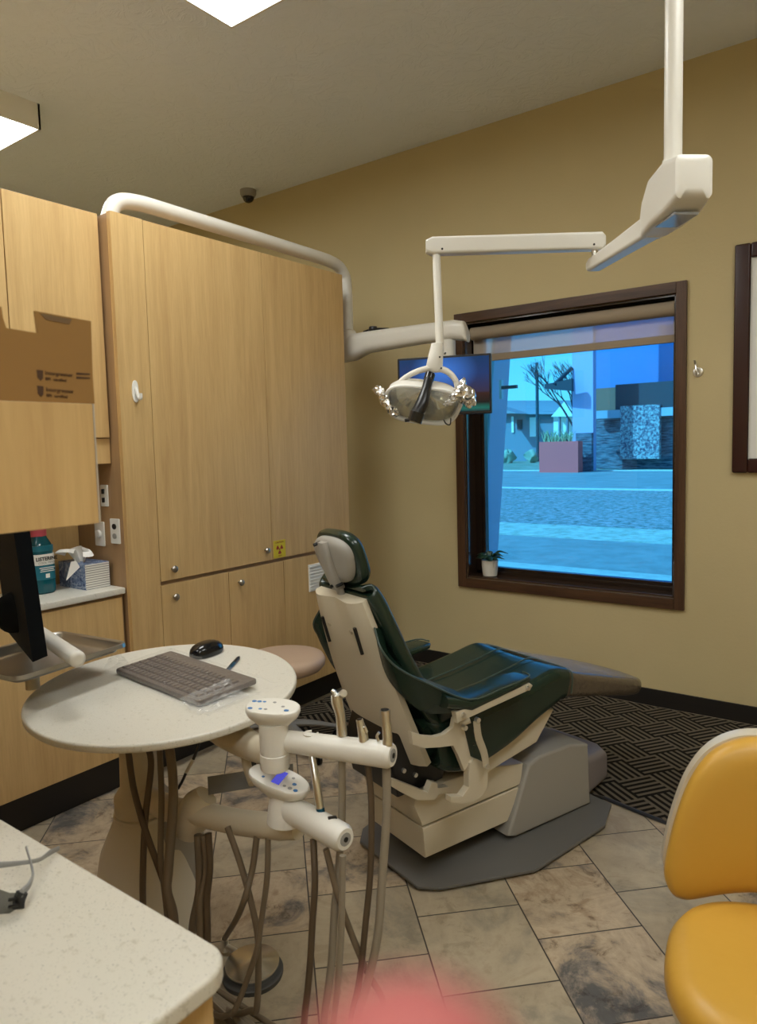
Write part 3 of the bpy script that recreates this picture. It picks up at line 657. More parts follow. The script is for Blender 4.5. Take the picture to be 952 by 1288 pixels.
# backrest shell (cream): lofted outline seen from behind
def backp(s, t, off=0):
    """t 0 bottom .. 1 top along the back; off = distance forward of the rear surface"""
    a = 1.450-.205*t-.012*math.sin(t*3.1); z = .44+.59*t
    return D(s, a+off*.93, z+off*.36)
def shell_hw(t): return .215-.03*t-.035*t*t*t
b = B(); R_ = []
NT = 44
for i in range(NT+1):
    t = i/NT; h = shell_hw(t); ring = []
    # rear surface hollowed in the middle at the top, two raised shoulders
    for k in range(17):
        u = -1+2*k/16; dip = .0
        if t > .72: dip = .016*max(0, 1-abs(u)/.62)*((t-.72)/.28)
        ring.append(backp(h*u, t, .0+.028*abs(u)**5+dip))
    for k in range(17):
        u = 1-2*k/16; ring.append(backp(h*u*.985, t, .05+.0*abs(u)))
    R_.append(ring)
b.rings(R_); b.done('back_shell', CREAM, dc, 40)
for sg_ in (-1, 1):
    b = B(); b.tube([backp(sg_*.105, .70, -.001), backp(sg_*.105, .86, -.001)], .0065, 8, flat=((0,0,1), 1, 1)); b.done('shell_slot', BLACK, dc)
    b = B(); b.cyl(backp(sg_*.070, .82, -.0015), backp(sg_*.070, .82, .004), .008, seg=14); b.done('shell_screw', CREAMD, dc)
    b = B(); b.box(backp(sg_*.055, .965, .025), (.045, .022, .012), .003, -th); b.done('latch', BLACK, dc)
# back cushion: path from seat to the top, in front of the shell
def bk(rows, nm, mat, edge=.03, crown=0): return cushion(rows, nm, mat, dc, edge, crown=crown)
bk([(1.285, 1.085, .13, .02), (1.315, 1.095, .165, .04), (1.345, 1.055, .185, .055), (1.378, .97, .205, .055), (1.425, .85, .225, .055), (1.485, .74, .24, .065), (1.56, .655, .24, .09), (1.66, .60, .22, .06)], 'back_cushion', GREEN, crown=-.02)
# wings that join back and armrests
for sg_ in (1, -1):
    TS = [(.175, 1.300, .955), (.22, 1.295, .892), (.25, 1.338, .83), (.3, 1.431, .768), (.335, 1.568, .697)]
    LS = [(.168, 1.305, .935), (.19, 1.325, .808), (.22, 1.362, .735), (.26, 1.434, .664), (.30, 1.54, .650)]
    top = smooth_path(TS, 5)
    low = smooth_path(LS, 5)
    b = B(); R_ = []
    for i, (p_, q_) in enumerate(zip(top, low)):
        f_ = i/(len(top)-1); si = .165+.075*f_
        R_.append([D(sg_*p_[0], p_[1], p_[2]), D(sg_*((p_[0]+q_[0])/2+.008), (p_[1]+q_[1])/2, (p_[2]+q_[2])/2), D(sg_*q_[0], q_[1], q_[2]), D(sg_*(q_[0]-.03), q_[1]+.02, q_[2]+.01), D(sg_*si, (p_[1]+q_[1])/2+.04, (p_[2]+q_[2])/2), D(sg_*si, p_[1]+.045, p_[2]-.01)])
    b.rings(R_); b.done('side_wing', GREEN, dc, 60)
    b = B(); b.tube([D(sg_*q[0], q[1], q[2]+.001) for q in TS]+[D(sg_*.335, 1.72, .703), D(sg_*.325, 1.86, .712), D(sg_*.27, 1.885, .712)], .0035, 6, 4); b.done('wing_piping', PIPING, dc)
    b = B(); R_ = []
    for a_, z_, s0, s1, h_ in ((1.47, .735, .22, .34, .05), (1.575, .70, .215, .342, .05), (1.70, .705, .215, .342, .036), (1.80, .712, .22, .34, .03), (1.86, .712, .235, .33, .026), (1.885, .705, .26, .31, .014)):
        c_ = (s0+s1)/2; R_.append([D(sg_*(c_+u), a_, z_-h_/2+v) for u, v in sup((s1-s0)/2, h_/2, 24, 3)])
    b.rings(R_); b.done('armrest_pad', GREEN, dc, 50)
    b = B(); b.prism([(1.504, .669), (1.51, .632), (1.855, .669), (1.868, .682), (1.855, .692), (1.70, .688)], AZ, sg_*.312, sg_*.337, .003); b.done('armrest_bar', CREAM, dc)
    br_ = [(1.343, .635), (1.348, .592), (1.39, .568), (1.46, .552), (1.518, .542), (1.54, .50), (1.566, .439), (1.599, .472), (1.569, .586), (1.550, .635), (1.527, .635), (1.518, .605), (1.48, .592), (1.44, .594), (1.39, .61)]
    b = B()
    if sg_ > 0: b.prism(br_, AZ, sg_*.285, sg_*.305, .003)
    b.prism([(1.583, .467), (1.604, .478), (1.639, .457), (1.666, .416), (1.665, .357), (1.636, .333), (1.60, .325), (1.56, .33), (1.494, .357), (1.494, .377), (1.547, .362), (1.575, .384), (1.576, .427)], AZ, sg_*.285, sg_*.315, .004)
    b.done('arm_bracket', CREAM, dc)
    b = B(); b.tube([D(sg_*.335, 1.596, .62), D(sg_*.335, 1.604, .56), D(sg_*.335, 1.628, .50), D(sg_*.335, 1.638, .452)], .015, 12, 3, flat=(US, .35, 1)); b.done('arm_link', CREAMD, dc)
    for a_, z_ in ((1.598, .622), (1.637, .45), (1.535, .655), (1.54, .61), (1.84, .68)):
        b = B(); b.cyl(D(sg_*.33, a_, z_), D(sg_*.345, a_, z_), .0085, seg=14); b.done('pivot_bolt', CHROME, dc)
    b = B(); b.cyl(D(sg_*.31, 1.545, .618), D(sg_*.33, 1.57, .63), .014, seg=14); b.done('pivot_barrel', CREAMD, dc)
    b = B(); b.bx((0,0,0),(.001,.001,.001)); b.bm.free()
# headrest stem, shell, pad
b = B(); b.tube([D(0, 1.300, .96), D(0, 1.288, 1.03), D(0, 1.268, 1.10)], .022, 12, 1, flat=(US, 1.0, .45)); b.done('headrest_stem', CREAMG, dc)
HC = V((0, 1.240, 1.160)); tl = math.radians(-14)
def hr(u, v, d):
    """u across, v up the pad, d forward"""
    bend = .9*u*u+.0*v
    return D(u, HC.y+d*math.cos(tl)+v*math.sin(tl)*-1*0-v*.30+bend*.55-.0, HC.z+v*.95+d*.25)
b = B(); R_ = []
ol = sup(.128, .10, 44, 3.2)
for k_, d in ((.80, .030), (.94, .032), (1, .042), (1, .058), (.95, .070), (.82, .077), (.5, .080)):
    R_.append([hr(u*k_, v*k_, d) for u, v in ol])
b.rings(R_); b.done('headrest_pad', GREEN, dc, 50)
b = B(); R_ = []
ol = sup(.108, .085, 44, 2.6)
for k_, d in ((1, .034), (.98, .020), (.90, .006), (.70, 0), (.3, -.003)):
    R_.append([hr(u*k_*(1+.18*(v/.085)), v*k_, d) for u, v in ol])
b.rings(R_); b.done('headrest_shell', CREAMG, dc, 50)
b = B(); R_ = []
for v, hw_, d in ((-.10, .026, -.016), (-.05, .032, -.022), (0, .034, -.024), (.05, .032, -.022), (.075, .024, -.016)):
    R_.append([hr(0+u, v, d+.02+w_) for u, w_ in sup(hw_, .018, 16, 3)])
b.rings(R_); b.done('headrest_bracket', CREAMG, dc, 50)
for u_, v_2 in ((-.02, .07), (0, -.085), (.045, -.075)):
    b = B(); b.cyl(hr(u_, v_2, -.026), hr(u_, v_2, .0), .006, seg=12); b.done('headrest_bolt', BLACK, dc)

# ================================================================== foot pedal disc
fd = at(318, 1226, z=0); fd.z = 0
ft = thing('foot_control', 'round brushed steel foot control disc on the floor beneath the hoses', 'foot pedal', fd)
b = B(); b.lathe([(.088, 0), (.09, .006), (.09, .014), (.084, .018)], fd); b.done('base_ring', M('dark_grey_rubber', (.06, .058, .055), .6).m, ft)
b = B(); b.lathe([(.070, .018), (.070, .030), (.079, .034), (.079, .040), (.03, .052), (.004, .056)], fd); b.done('steel_disc', STEEL, ft)
cf = at(283, 1192, z=.02); b = B(); b.cyl(fd+V((-.07, .03, .01)), V((cf.x, cf.y, .028)), .009, seg=12); b.cyl(V((cf.x, cf.y, .01)), V((cf.x, cf.y, .05)), .0115, seg=14); b.done('hose_fitting', CHROME, ft)

# ================================================================== delivery unit
TZ = .85
PB = V((-1.985, 1.335, 0))
du = thing('delivery_unit', 'dental delivery unit with oval white work surface on a cream post', 'dental unit', PB)
TCx, TCy = -1.782, 1.306; ang = math.atan2(.693, -.721)
pl = [(TCx+.447*math.cos(t)*math.cos(ang)-.389*math.sin(t)*math.sin(ang), TCy+.447*math.cos(t)*math.sin(ang)+.389*math.sin(t)*math.cos(ang)) for t in (2*math.pi*k/72 for k in range(72))]
b = B(); b.prism(pl, XY, TZ-.022, TZ, .007, 3); b.done('work_surface', SOLID, du)
b = B(); b.lathe([(.20, .0), (.20, .03), (.17, .09), (.135, .26), (.10, .34), (.085, .375)], PB, 40, sx=1, sy=1); b.done('base_shroud', CREAM, du)
b = B(); b.bx(PB+V((.0, .0, .0)), PB+V((.125, .15, .36)), .012); b.done('side_box', CREAMG, du)
b = B(); b.lathe([(.080, .375), (.085, .40), (.085, .44), (.064, .47), (.060, .62), (.056, .64), (.052, .66), (.050, .826)], PB, 32); b.done('post', CREAM, du)
b = B(); b.lathe([(.066, .60), (.066, .612), (.061, .616)], PB, 32); b.lathe([(.09, .372), (.09, .382), (.084, .386)], PB, 32); b.done('post_collar', CREAM, du)
# lower arm: post -> knuckle -> second head
H2 = at(352, 1000, d=1.80); H1 = at(345, 905, d=1.78)
kn = at(245, 1022, d=2.02)
b = B(); b.tube([PB+V((.03, 0, .435)), at(215, 1018, d=2.12), kn], [.038, .036, .036], 16, 3); b.done('lower_arm', CREAM, du)
b = B(); R_ = []
kd = at(232, 1040, d=2.02); ku = at(262, 1005, d=1.98)
b.tube([kn+V((-.035, -.005, -.075)), kn+V((-.02, -.0, -.03)), kn+V((.01, .01, .02)), kn+V((.03, .02, .05))], [.035, .05, .05, .034], 20, 4, flat=((0,0,1), 1, .8)); b.done('knuckle', CREAM, du)
b = B(); b.tube([kn, at(300, 1034, d=1.95), at(352, 1040, d=1.85), at(375, 1046, d=1.80)], [.034, .034, .033, .02], 16, 4); b.done('lower_arm', CREAM, du)
# upper arm from under the work surface to the first head
b = B(); b.tube([at(235, 885, d=2.15), at(285, 920, d=2.0), at(320, 940, d=1.88), at(347, 945, d=1.80)], [.045, .045, .036, .030], 16, 5); b.done('upper_arm', CREAM, du)
b = B(); b.tube([at(308, 948, d=1.9), at(312, 968, d=1.9), at(318, 985, d=1.87)], .012, 10, 3); b.done('linkage', CREAMD, du)
# small shelf tray behind second head
b = B(); b.prism([(0, 0), (.24, .0), (.24, .003), (0, .003)], lambda u, v, d: at(262, 1000, d=2.0)+V((.6*u, .8*u, v))+V((0, 0, d)), 0, .05); b.done('shelf_lip', GREYP, du)

def head(name, label, C_, up_, long_, ra, rb, z_top, mats):
    pass
# ---- first (upper) control head and instrument bar
pt1 = at(343, 888, d=1.75)
def pad(center, dirx, ra, rb, tilt, du_, iconseed, screen):
    dx = V(dirx).normalized(); dz = (V((0, 0, 1))+V(tilt)).normalized(); dy = dz.cross(dx).normalized(); dx = dy.cross(dz)
    f = lambda u, v, d: center+dx*u+dy*v+dz*d
    b = B(); R_ = []
    for k_, d in ((.42, -.060), (.60, -.045), (.92, -.024), (1, -.012), (.99, -.003), (.94, 0)):
        R_.append([f(u*k_, v*k_, d) for u, v in sup(ra, rb, 40, 2.3)])
    b.rings(R_); o = b.done('control_pad', WHITE, du_, 50)
    rnd_ = random.Random(iconseed)
    for gx in range(-4, 5):
        for gy in (-1, 0, 1):
            if rnd_.random() < .42 and not (screen and abs(gx) < 2): 
                c_ = (gx*ra*.19, gy*rb*.42); r_ = .0035 if abs(gx) < 3 else .0048
                b = B(); b.prism([(c_[0]+r_*1.3*math.cos(a), c_[1]+r_*math.sin(a)) for a in (2*math.pi*k/10 for k in range(10))], f, .0002, .0008); b.done('button', BLUEI if gx < -1 or rnd_.random() < .4 else GREYP, o)
    if screen:
        b = B(); b.prism([(-ra*.05, -rb*.55), (ra*.22, -rb*.55), (ra*.12, rb*.62), (-ra*.16, rb*.62)], f, .0002, .001); b.done('display', emis('violet_display', (.12, .12, .75, 1), .45), o)
    return f
rdir = (US*.2+V((.80, .60, 0))).normalized()
pad(pt1, rdir, .068, .042, V((.10, -.10, 0)), du, 3, False)
b = B(); b.lathe([(.033, -.118), (.036, -.113), (.036, -.078), (.034, -.076), (.035, -.074), (.036, .0)], pt1+V((0, 0, -.040)), 28); b.done('head_column', WHITE, du)
b0 = at(352, 931, d=1.77); b1 = at(492, 950, d=1.64)
dirb = (b1-b0).normalized()
b = B(); b.tube([b0, b0.lerp(b1, .5), b1-dirb*.006, b1+dirb*.004], [.026, .0285, .0305, .024], 24, 1); bar1 = b.done('instrument_bar', WHITE, du)
b = B(); b.cyl(b1+dirb*.002, b1+dirb*.0055, .015, seg=20); b.done('bar_end_cap', GREYP, bar1)
b = B(); b.cyl(b1+dirb*.004, b1+dirb*.007, .006, seg=12); b.done('bar_end_screw', BLACK, bar1)
def holder(px, py, dd, parent, r=.019):
    q = at(px, py, d=dd); 
    b = B(); b.lathe([(r, -.022), (r+.002, -.01), (r+.004, .0), (r*.72, .001), (r*.66, -.012)], q, 20); b.done('instrument_holder', WHITE, parent)
# empty holder with a cut notch
q = at(391, 926, d=1.735)
b = B(); R_ = []
for z_ in (-.020, .008):
    out = [q+V((.019*math.cos(a), .019*math.sin(a), z_)) for a in (math.radians(-235+i*290/18) for i in range(19))]
    inn = [q+V((.0145*math.cos(a), .0145*math.sin(a), z_)) for a in (math.radians(-235+i*290/18) for i in range(18, -1, -1))]
    R_.append(out+inn)
b.rings(R_); b.done('instrument_holder', WHITE, bar1)
# ---- second (lower) control head and bar
pt2 = at(350, 978, d=1.78)
ld = (at(392, 990, d=1.72)-at(303, 966, d=1.86)).normalized()
pad(pt2, ld, .092, .040, V((.10, -.16, 0)), du, 5, True)
b = B(); b.lathe([(.050, -.11), (.045, -.07), (.032, -.045), (.030, -.02)], pt2+V((.015, .01, 0)), 28); b.done('head_column', WHITE, du)
c0 = at(352, 1010, d=1.80); c1 = at(433, 1055, d=1.62); dirc = (c1-c0).normalized()
b = B(); b.tube([c0-dirc*.02, c0, c0.lerp(c1, .5), c1-dirc*.008, c1+dirc*.004], [.02, .032, .0325, .0315, .024], 24, 1); bar2 = b.done('instrument_bar', WHITE, du)
b = B(); b.cyl(c1+dirc*.002, c1+dirc*.0055, .015, seg=20); b.done('bar_end_cap', GREYP, bar2)
b = B(); b.cyl(c1+dirc*.004, c1+dirc*.007, .006, seg=12); b.done('bar_end_screw', BLACK, bar2)
b = B(); b.box(at(418, 1030, d=1.655), (.022, .014, .010), .003, .9); b.done('holder_latch', BLACK, bar2)
b = B(); b.lathe([(.018, -.02), (.021, .0), (.014, .001), (.012, -.01)], at(405, 1032, d=1.68), 20); b.done('instrument_holder', WHITE, bar2)

# hoses: hang from bars and from under the surface, loop low and run back to the base
def hose(pts, r, mat, label, name='hose', group='hoses hanging from the delivery unit', low=True, dd=None):
    P = [at(x, y, d=d) for x, y, d in pts]
    if low:
        e = P[-1]; back_ = V((PB.x+.25, PB.y-.12, 0)); 
        P += [V((e.x+(back_.x-e.x)*.06, e.y+(back_.y-e.y)*.06, max(.10, e.z-.14))), V((e.x+(back_.x-e.x)*.30, e.y+(back_.y-e.y)*.30, .045)), V((e.x+(back_.x-e.x)*.8, e.y+(back_.y-e.y)*.8, .05))]
    b = B(); b.tube(P, r*.8, 10, 6); o = b.done(name, mat, du); o['label'] = label; return o
D1 = 2.02
hose([(160, 934, 2.05), (168, 991, 2.03), (183, 1045, 2.0), (201, 1095, 2.0), (219, 1152, 1.98)], .0115, HOSED, 'brown hose crossing in front of the post')
hose([(185, 934, 2.05), (190, 963, 2.03), (183, 1026, 2.02), (180, 1089, 2.0), (180, 1140, 2.0)], .0115, HOSED, 'brown hose beside the post')
hose([(200, 932, 2.05), (203, 995, 2.0), (202, 1076, 1.98), (205, 1105, 1.98), (210, 1150, 1.98)], .0105, HOSE, 'thin taupe hose')
hose([(212, 930, 2.02), (218, 995, 1.98), (212, 1090, 1.96), (210, 1120, 1.96), (218, 1152, 1.96)], .0165, HOSE, 'thick taupe suction hose')
hose([(249, 1050, 1.98), (251, 1115, 1.98), (243, 1160, 1.98), (240, 1200, 1.98)], .014, HOSE, 'thick hose below the knuckle')
hose([(256, 1050, 1.98), (260, 1095, 1.97), (252, 1130, 1.96), (252, 1175, 1.95)], .013, HOSE, 'hose below the knuckle')
hose([(262, 1048, 1.97), (264, 1090, 1.96), (260, 1133, 1.96), (261, 1178, 1.95)], .012, HOSED, 'brown hose below the knuckle')
hose([(286, 1040, 1.9), (305, 1095, 1.88), (321, 1158, 1.86), (325, 1199, 1.85), (323, 1267, 1.84)], .0105, HOSE, 'hose crossing over the foot control')
o = [at(324, 1043, d=1.88), at(317, 1095, d=1.88), at(302, 1146, d=1.88), V((cf.x, cf.y, .05))]
b = B(); b.tube(o, .0085, 10, 6); o = b.done('hose', HOSE, du); o['label'] = 'hose running down to the foot control fitting'
hose([(337, 1045, 1.86), (336, 1102, 1.84), (328, 1162, 1.84), (323, 1195, 1.83), (308, 1240, 1.83), (296, 1269, 1.83)], .0095, HOSE, 'hose curling past the foot control')
hose([(394, 1055, 1.69), (396, 1109, 1.66), (393, 1159, 1.66), (390, 1212, 1.66), (384, 1269, 1.66)], .010, HOSED, 'dark brown hose under the lower bar')
hose([(410, 1068, 1.66), (423, 1119, 1.66), (436, 1159, 1.66), (460, 1219, 1.66), (483, 1267, 1.66)], .0095, HOSE, 'hose slanting right under the lower bar')
hose([(430, 952, 1.70), (430, 1026, 1.70), (426, 1093, 1.69), (421, 1142, 1.68), (417, 1209, 1.67), (409, 1269, 1.66)], .0115, HOSEG, 'pale grey syringe hose')
hose([(431, 1076, 1.60), (430, 1136, 1.60), (428, 1192, 1.60), (421, 1269, 1.60)], .0095, HOSEG, 'pale grey hose under the end of the lower bar')
hose([(462, 958, 1.67), (467, 1010, 1.67), (466, 1093, 1.66), (460, 1159, 1.65), (453, 1225, 1.65), (444, 1269, 1.64)], .0095, HOSED, 'dark brown hose under the upper bar')
hose([(486, 960, 1.65), (486, 1026, 1.65), (481, 1099, 1.64), (475, 1176, 1.63), (463, 1232, 1.63), (452, 1269, 1.62)], .0125, HOSEG, 'thick pale suction hose at the end of the upper bar')
# instruments in the bars
def instrument(name, label, pts, r, mat, extra=None):
    P = [at(x, y, d=d) for x, y, d in pts]; t = thing(name, label, 'dental instrument', P[0])
    b = B(); b.tube(P, r, 14, 4); b.done('barrel', mat, t)
    if extra: extra(t)
    return t
def ex1(t):
    b = B(); b.tube([at(424, 884, d=1.70), at(421, 872, d=1.70), at(417, 868, d=1.70)], [.010, .0065, .0045], 10, 3); b.done('nozzle', CHROME, t)
    b = B(); b.cyl(at(429, 874, d=1.70), at(432, 872, d=1.66), .009, seg=14); b.done('push_button', CHROME, t)
instrument('air_water_syringe', 'steel air and water syringe standing in the upper instrument bar', [(430, 925, 1.70), (428, 900, 1.70), (424, 884, 1.70), (423, 874, 1.70)], [.0125, .0115, .014, .013], CHROME, ex1)
def ex2(t):
    b = B(); b.cyl(at(452, 905, d=1.67), at(451.8, 904, d=1.67), .0065, seg=14); b.done('bore', BLACK, t)
    b = B(); b.tube([at(458, 914, d=1.66), at(461, 921, d=1.66)], .004, 8); b.done('lever', CHROME, t)
instrument('saliva_ejector_valve', 'short steel suction valve standing between the syringe and the tall suction valve', [(458, 936, 1.665), (456, 922, 1.668), (453, 909, 1.67), (452, 905, 1.67)], [.0125, .0115, .0088, .0085], CHROME, ex2)
def ex3(t):
    b = B(); b.cyl(at(484, 893.5, d=1.645), at(484, 892, d=1.645), .0095, seg=16); b.done('bore', BLACK, t)
    b = B(); b.tube([at(476, 932, d=1.64), at(474, 926, d=1.64), at(477, 921, d=1.64)], .0035, 8, 3); b.done('lever', CHROME, t)
instrument('suction_valve', 'tall steel high-volume suction valve at the end of the upper bar', [(487, 938, 1.64), (487, 925, 1.642), (485, 905, 1.645), (484, 893, 1.645)], [.0125, .0115, .0105, .012], CHROME, ex3)
def ex4(t):
    b = B(); b.cyl(at(402.6, 1016, d=1.69), at(403.6, 1022, d=1.69), .0102, seg=16); b.done('blue_ring', NAVY, t)
instrument('handpiece', 'slim steel handpiece with a blue ring hanging in the lower bar', [(405, 1034, 1.685), (403, 1019, 1.69), (398, 985, 1.70), (393, 955, 1.72), (390, 935, 1.735)], [.0105, .0095, .0098, .008, .0075], CHROME, ex4)
# thin dark cord with white connector behind the post
cd_ = None
b = B(); b.tube([at(252, 928, d=2.25), at(250, 938, d=2.25), at(243, 955, d=2.25)], [.004, .004, .005], 8, 3); cd_ = b.done('cord', BLACK, du); cd_['label'] = 'thin black cord behind the post'
b = B(); b.tube([at(243, 955, d=2.25), at(234, 972, d=2.25)], .006, 8); b.done('connector', WHITE, cd_)
b = B(); b.tube([at(234, 972, d=2.25), at(229, 983, d=2.25), at(224, 992, d=2.25)], .0045, 8, 3); b.done('plug', BLACK, cd_)
b = B(); b.tube([at(252, 929, d=2.25), V((-1.9, 1.5, .82)), V((-1.85, 1.45, .83))], .003, 8, 3); b.done('clip', WHITE, cd_)

# ---- things on the work surface
def kb_(x, y): q = at(x, y, z=.872); return q
K = [V((*at(146, 846, z=.86)[:2], 0)), V((*at(205, 821, z=.86)[:2], 0)), V((*at(327, 861, z=.86)[:2], 0)), V((*at(259, 893, z=.86)[:2], 0))]
kbd = thing('keyboard', 'dark keyboard sealed in a crinkled clear plastic sleeve on the oval work surface', 'keyboard', (K[0]+K[2])/2+V((0, 0, TZ)))
cenK = sum(K, V((0, 0, 0)))/4
ux_ = ((K[3]-K[0])+(K[2]-K[1])).normalized(); uy_ = V((-ux_.y, ux_.x, 0)); Lk = .47; Wk = .20
f = lambda u, v, d: V((cenK.x, cenK.y, TZ))+ux_*u+uy_*v+V((0, 0, d+(v/Wk+.5)*.012))
b = B(); b.prism(rr(Lk, Wk, .01, 4), f, .003, .019, .004); b.done('keyboard_body', KEYB, kbd)
b = B()
for r_ in range(5):
    for c_ in range(20):
        u = -Lk/2+.022+c_*.0218; v = -Wk/2+.026+r_*.029
        A_ = [f(u-.009, v-.011, .019), f(u+.009, v-.011, .019), f(u+.009, v+.011, .019), f(u-.009, v+.011, .019)]
        B_ = [f(u-.007, v-.008, .0235), f(u+.007, v-.008, .0235), f(u+.007, v+.009, .0235), f(u-.007, v+.009, .0235)]
        b.rings([A_, B_])
ko = b.done('keys', KEYB, kbd, 20)
b = B()
def slv(u, v):
    uu_ = -Lk/2-.045+(Lk+.12)*u; v__ = -Wk/2-.022+(Wk+.055)*v; ex = max(0, abs(uu_)-Lk/2)/.05; ey = max(0, abs(v__)-Wk/2)/.03
    h = .027*max(0, 1-min(1, max(ex, ey)))+.002+.0022*noise.noise(V((uu_*45, v__*40, 1)))+.004*min(1, ex)*noise.noise(V((uu_*60, v__*50, 5)))+.022*max(0, uu_/Lk-.30)*2*abs(noise.noise(V((uu_*45, v__*40, 9))))
    return f(uu_, v__, max(.001, h)-(v__/Wk+.5)*.0)
b.grid(slv, 70, 30); b.done('plastic_sleeve', FILM, kbd, 60)
def crk(u, v):
    uu_ = Lk/2-.05+.105*u; v__ = -Wk/2-.03+.16*v
    return f(uu_, v__, .004+.030*abs(noise.noise(V((uu_*38, v__*30, 2))))*(1-abs(2*u-1)*.4)+.022*max(0, 1-u*1.8)-(v__/Wk+.5)*.0)
b = B(); b.grid(crk, 22, 26); b.done('sleeve_end', M('crinkled_film_end', (.8, .8, .8), .06, spec=1.0, Alpha=.22).m, kbd, 12)
ms_ = at(260, 823, z=TZ+.0)
mo = thing('computer_mouse', 'black wireless mouse on the oval work surface', 'mouse', ms_)
md = (at(281, 812, z=TZ)-at(240, 828, z=TZ)).normalized(); mpx = V((-md.y, md.x, 0))
def moused(u, v, d): return V((ms_.x, ms_.y, TZ))+md*u*1.2+mpx*v*1.2+V((0, 0, d*1.15))
b = B(); R_ = []
for k_, d in ((.93, .001), (1, .006), (1.0, .014), (.93, .024), (.78, .032), (.5, .038), (.2, .0395)):
    R_.append([moused(u*k_-.006*(1-k_), v*k_, d-.0*u) for u, v in sup(.056, .034, 32, 2.5)])
b.rings(R_); b.done('mouse_shell', BLACKG, mo, 50)
b = B(); b.cyl(moused(.030, -.004, .030), moused(.030, .004, .030), .008, seg=16); b.done('scroll_wheel', BLACK, mo)
pn0 = at(281, 849, z=TZ+.006); pn1 = at(301, 826, z=TZ+.006)
pe = thing('pen', 'blue and black pen lying beside the mouse', 'pen', pn0)
L_ = pn1-pn0
b = B(); b.cyl(pn0, pn0+L_*.62, .0068, seg=12); b.done('barrel', NAVY, pe)
b = B(); b.tube([pn0+L_*.62, pn0+L_*.9, pn1], [.0064, .0064, .002], 12, 1); b.tube([pn0-L_*.03, pn0+L_*.04], .0069, 12); b.tube([pn0+L_*.0+V((0,0,.006)), pn0+L_*.3+V((0,0,.0075))], .0016, 6); b.done('grip', BLACK, pe)
# steel tray above the left of the work surface on a short bracket
tr = thing('instrument_tray', 'stainless steel instrument tray over the left edge of the oval work surface', 'tray', V((-2.05, 1.12, TZ)))
TR_Z = .925
cA, cB, cC = at(163, 812, z=TR_Z+.018), at(20, 858, z=TR_Z+.018), at(85, 783, z=TR_Z+.018)
tux = (cA-cB); tux.z = 0; Lt = tux.length; tux.normalize(); tuy = V((-tux.y, tux.x, 0)); Wt = (cC-cA).dot(tuy)
Wt = max(.22, min(.34, Wt)); cenT = cA-tux*Lt/2+tuy*Wt/2; cenT.z = TR_Z
ft_ = lambda u, v, d: V((cenT.x, cenT.y, TR_Z))+tux*u+tuy*v+V((0, 0, d))
b = B(); R_ = []
for dw, d in ((.0, .024), (.003, .020), (.0, .030), (-.006, .030), (-.012, .026), (-.022, .006), (-.04, .0005), (-.08, .0005)):
    R_.append([ft_(u, v, d) for u, v in rr(Lt+2*dw, Wt+2*dw, max(.008, .035+dw*.6), 6)])
R2 = [[p-V((0, 0, .0018)) for p in r] for r in R_]
b.rings(R_[::-1]+R2, caps=True); b.done('tray_body', M('brushed_tray_steel', (.50, .49, .47), .36, 1).m, tr, 50)
b = B(); b.tube([V((*ft_(-.03, 0, 0)[:2], TZ)), V((*ft_(-.03, 0, 0)[:2], TR_Z-.002))], .02, 16); b.box(ft_(-.03, 0, -.004), (.14, .12, .005), .002, math.atan2(tux.y, tux.x)); b.done('tray_support', CREAM, tr)
b = B()
def wad(u, v):
    q = at(146, 822, z=TR_Z-.02); return q+V((.03*math.cos(u*6.28)*(.4+v), .03*math.sin(u*6.28)*(.4+v), -.045*v+.012*noise.noise(V((u*9, v*7, 2)))))
b.grid(wad, 20, 8); b.done('tray_sleeve', FILM, tr, 30)

# ---- monitor at left seen edge on, and its rounded support arm
mn = thing('tilted_monitor', 'black monitor seen from behind at the left edge under the hanging cabinet', 'monitor', V((-2.0, 1.0, TZ)))
e2 = at(41, 833, z=1.00); e1 = at(60, 825, z=1.00); sd_ = (at(2, 785, z=1.00)-e2).normalized()
e0 = min((at(37, 664, d=1.2+.005*k) for k in range(500)), key=lambda q: abs((q-e1).normalized().dot(sd_)))
vup = (e0-e1); thk = (e2-e1); away = V((-.86, .30, 0)).normalized()
nrm_ = thk.normalized(); side = sd_
b = B(); A_ = [e1, e1+thk, e1+thk+side*.42, e1+side*.42]; b.rings([A_, [p+vup.normalized()*.37 for p in A_]]); b.done('screen_casing', MATTE, mn, 20)
b = B(); cc = e1+thk+side*.20+vup.normalized()*.10; b.lathe([(.06, 0), (.055, .02), (.035, .03)], cc, 24, V((0,0,1)).rotation_difference(thk.normalized()).to_matrix().to_4x4()); b.done('mount_hub', MATTE, mn)
a0_ = at(97, 829, z=1.0); a1_ = at(50, 797, z=1.0)
b = B(); dv = (a1_-a0_).normalized(); b.tube([a0_-dv*.012, a0_-dv*.006, a0_, a1_, a1_+dv*.15], [.010, .0195, .0225, .0225, .0225], 24, 1); b.done('support_arm', WHITE, mn, 60)
b = B(); q = a1_+dv*.12; b.tube([V((q.x, q.y, TZ-.02)), V((q.x, q.y, q.z))], .018, 16); b.tube([q, cc], .012, 10); b.done('support_post', WHITE, mn)

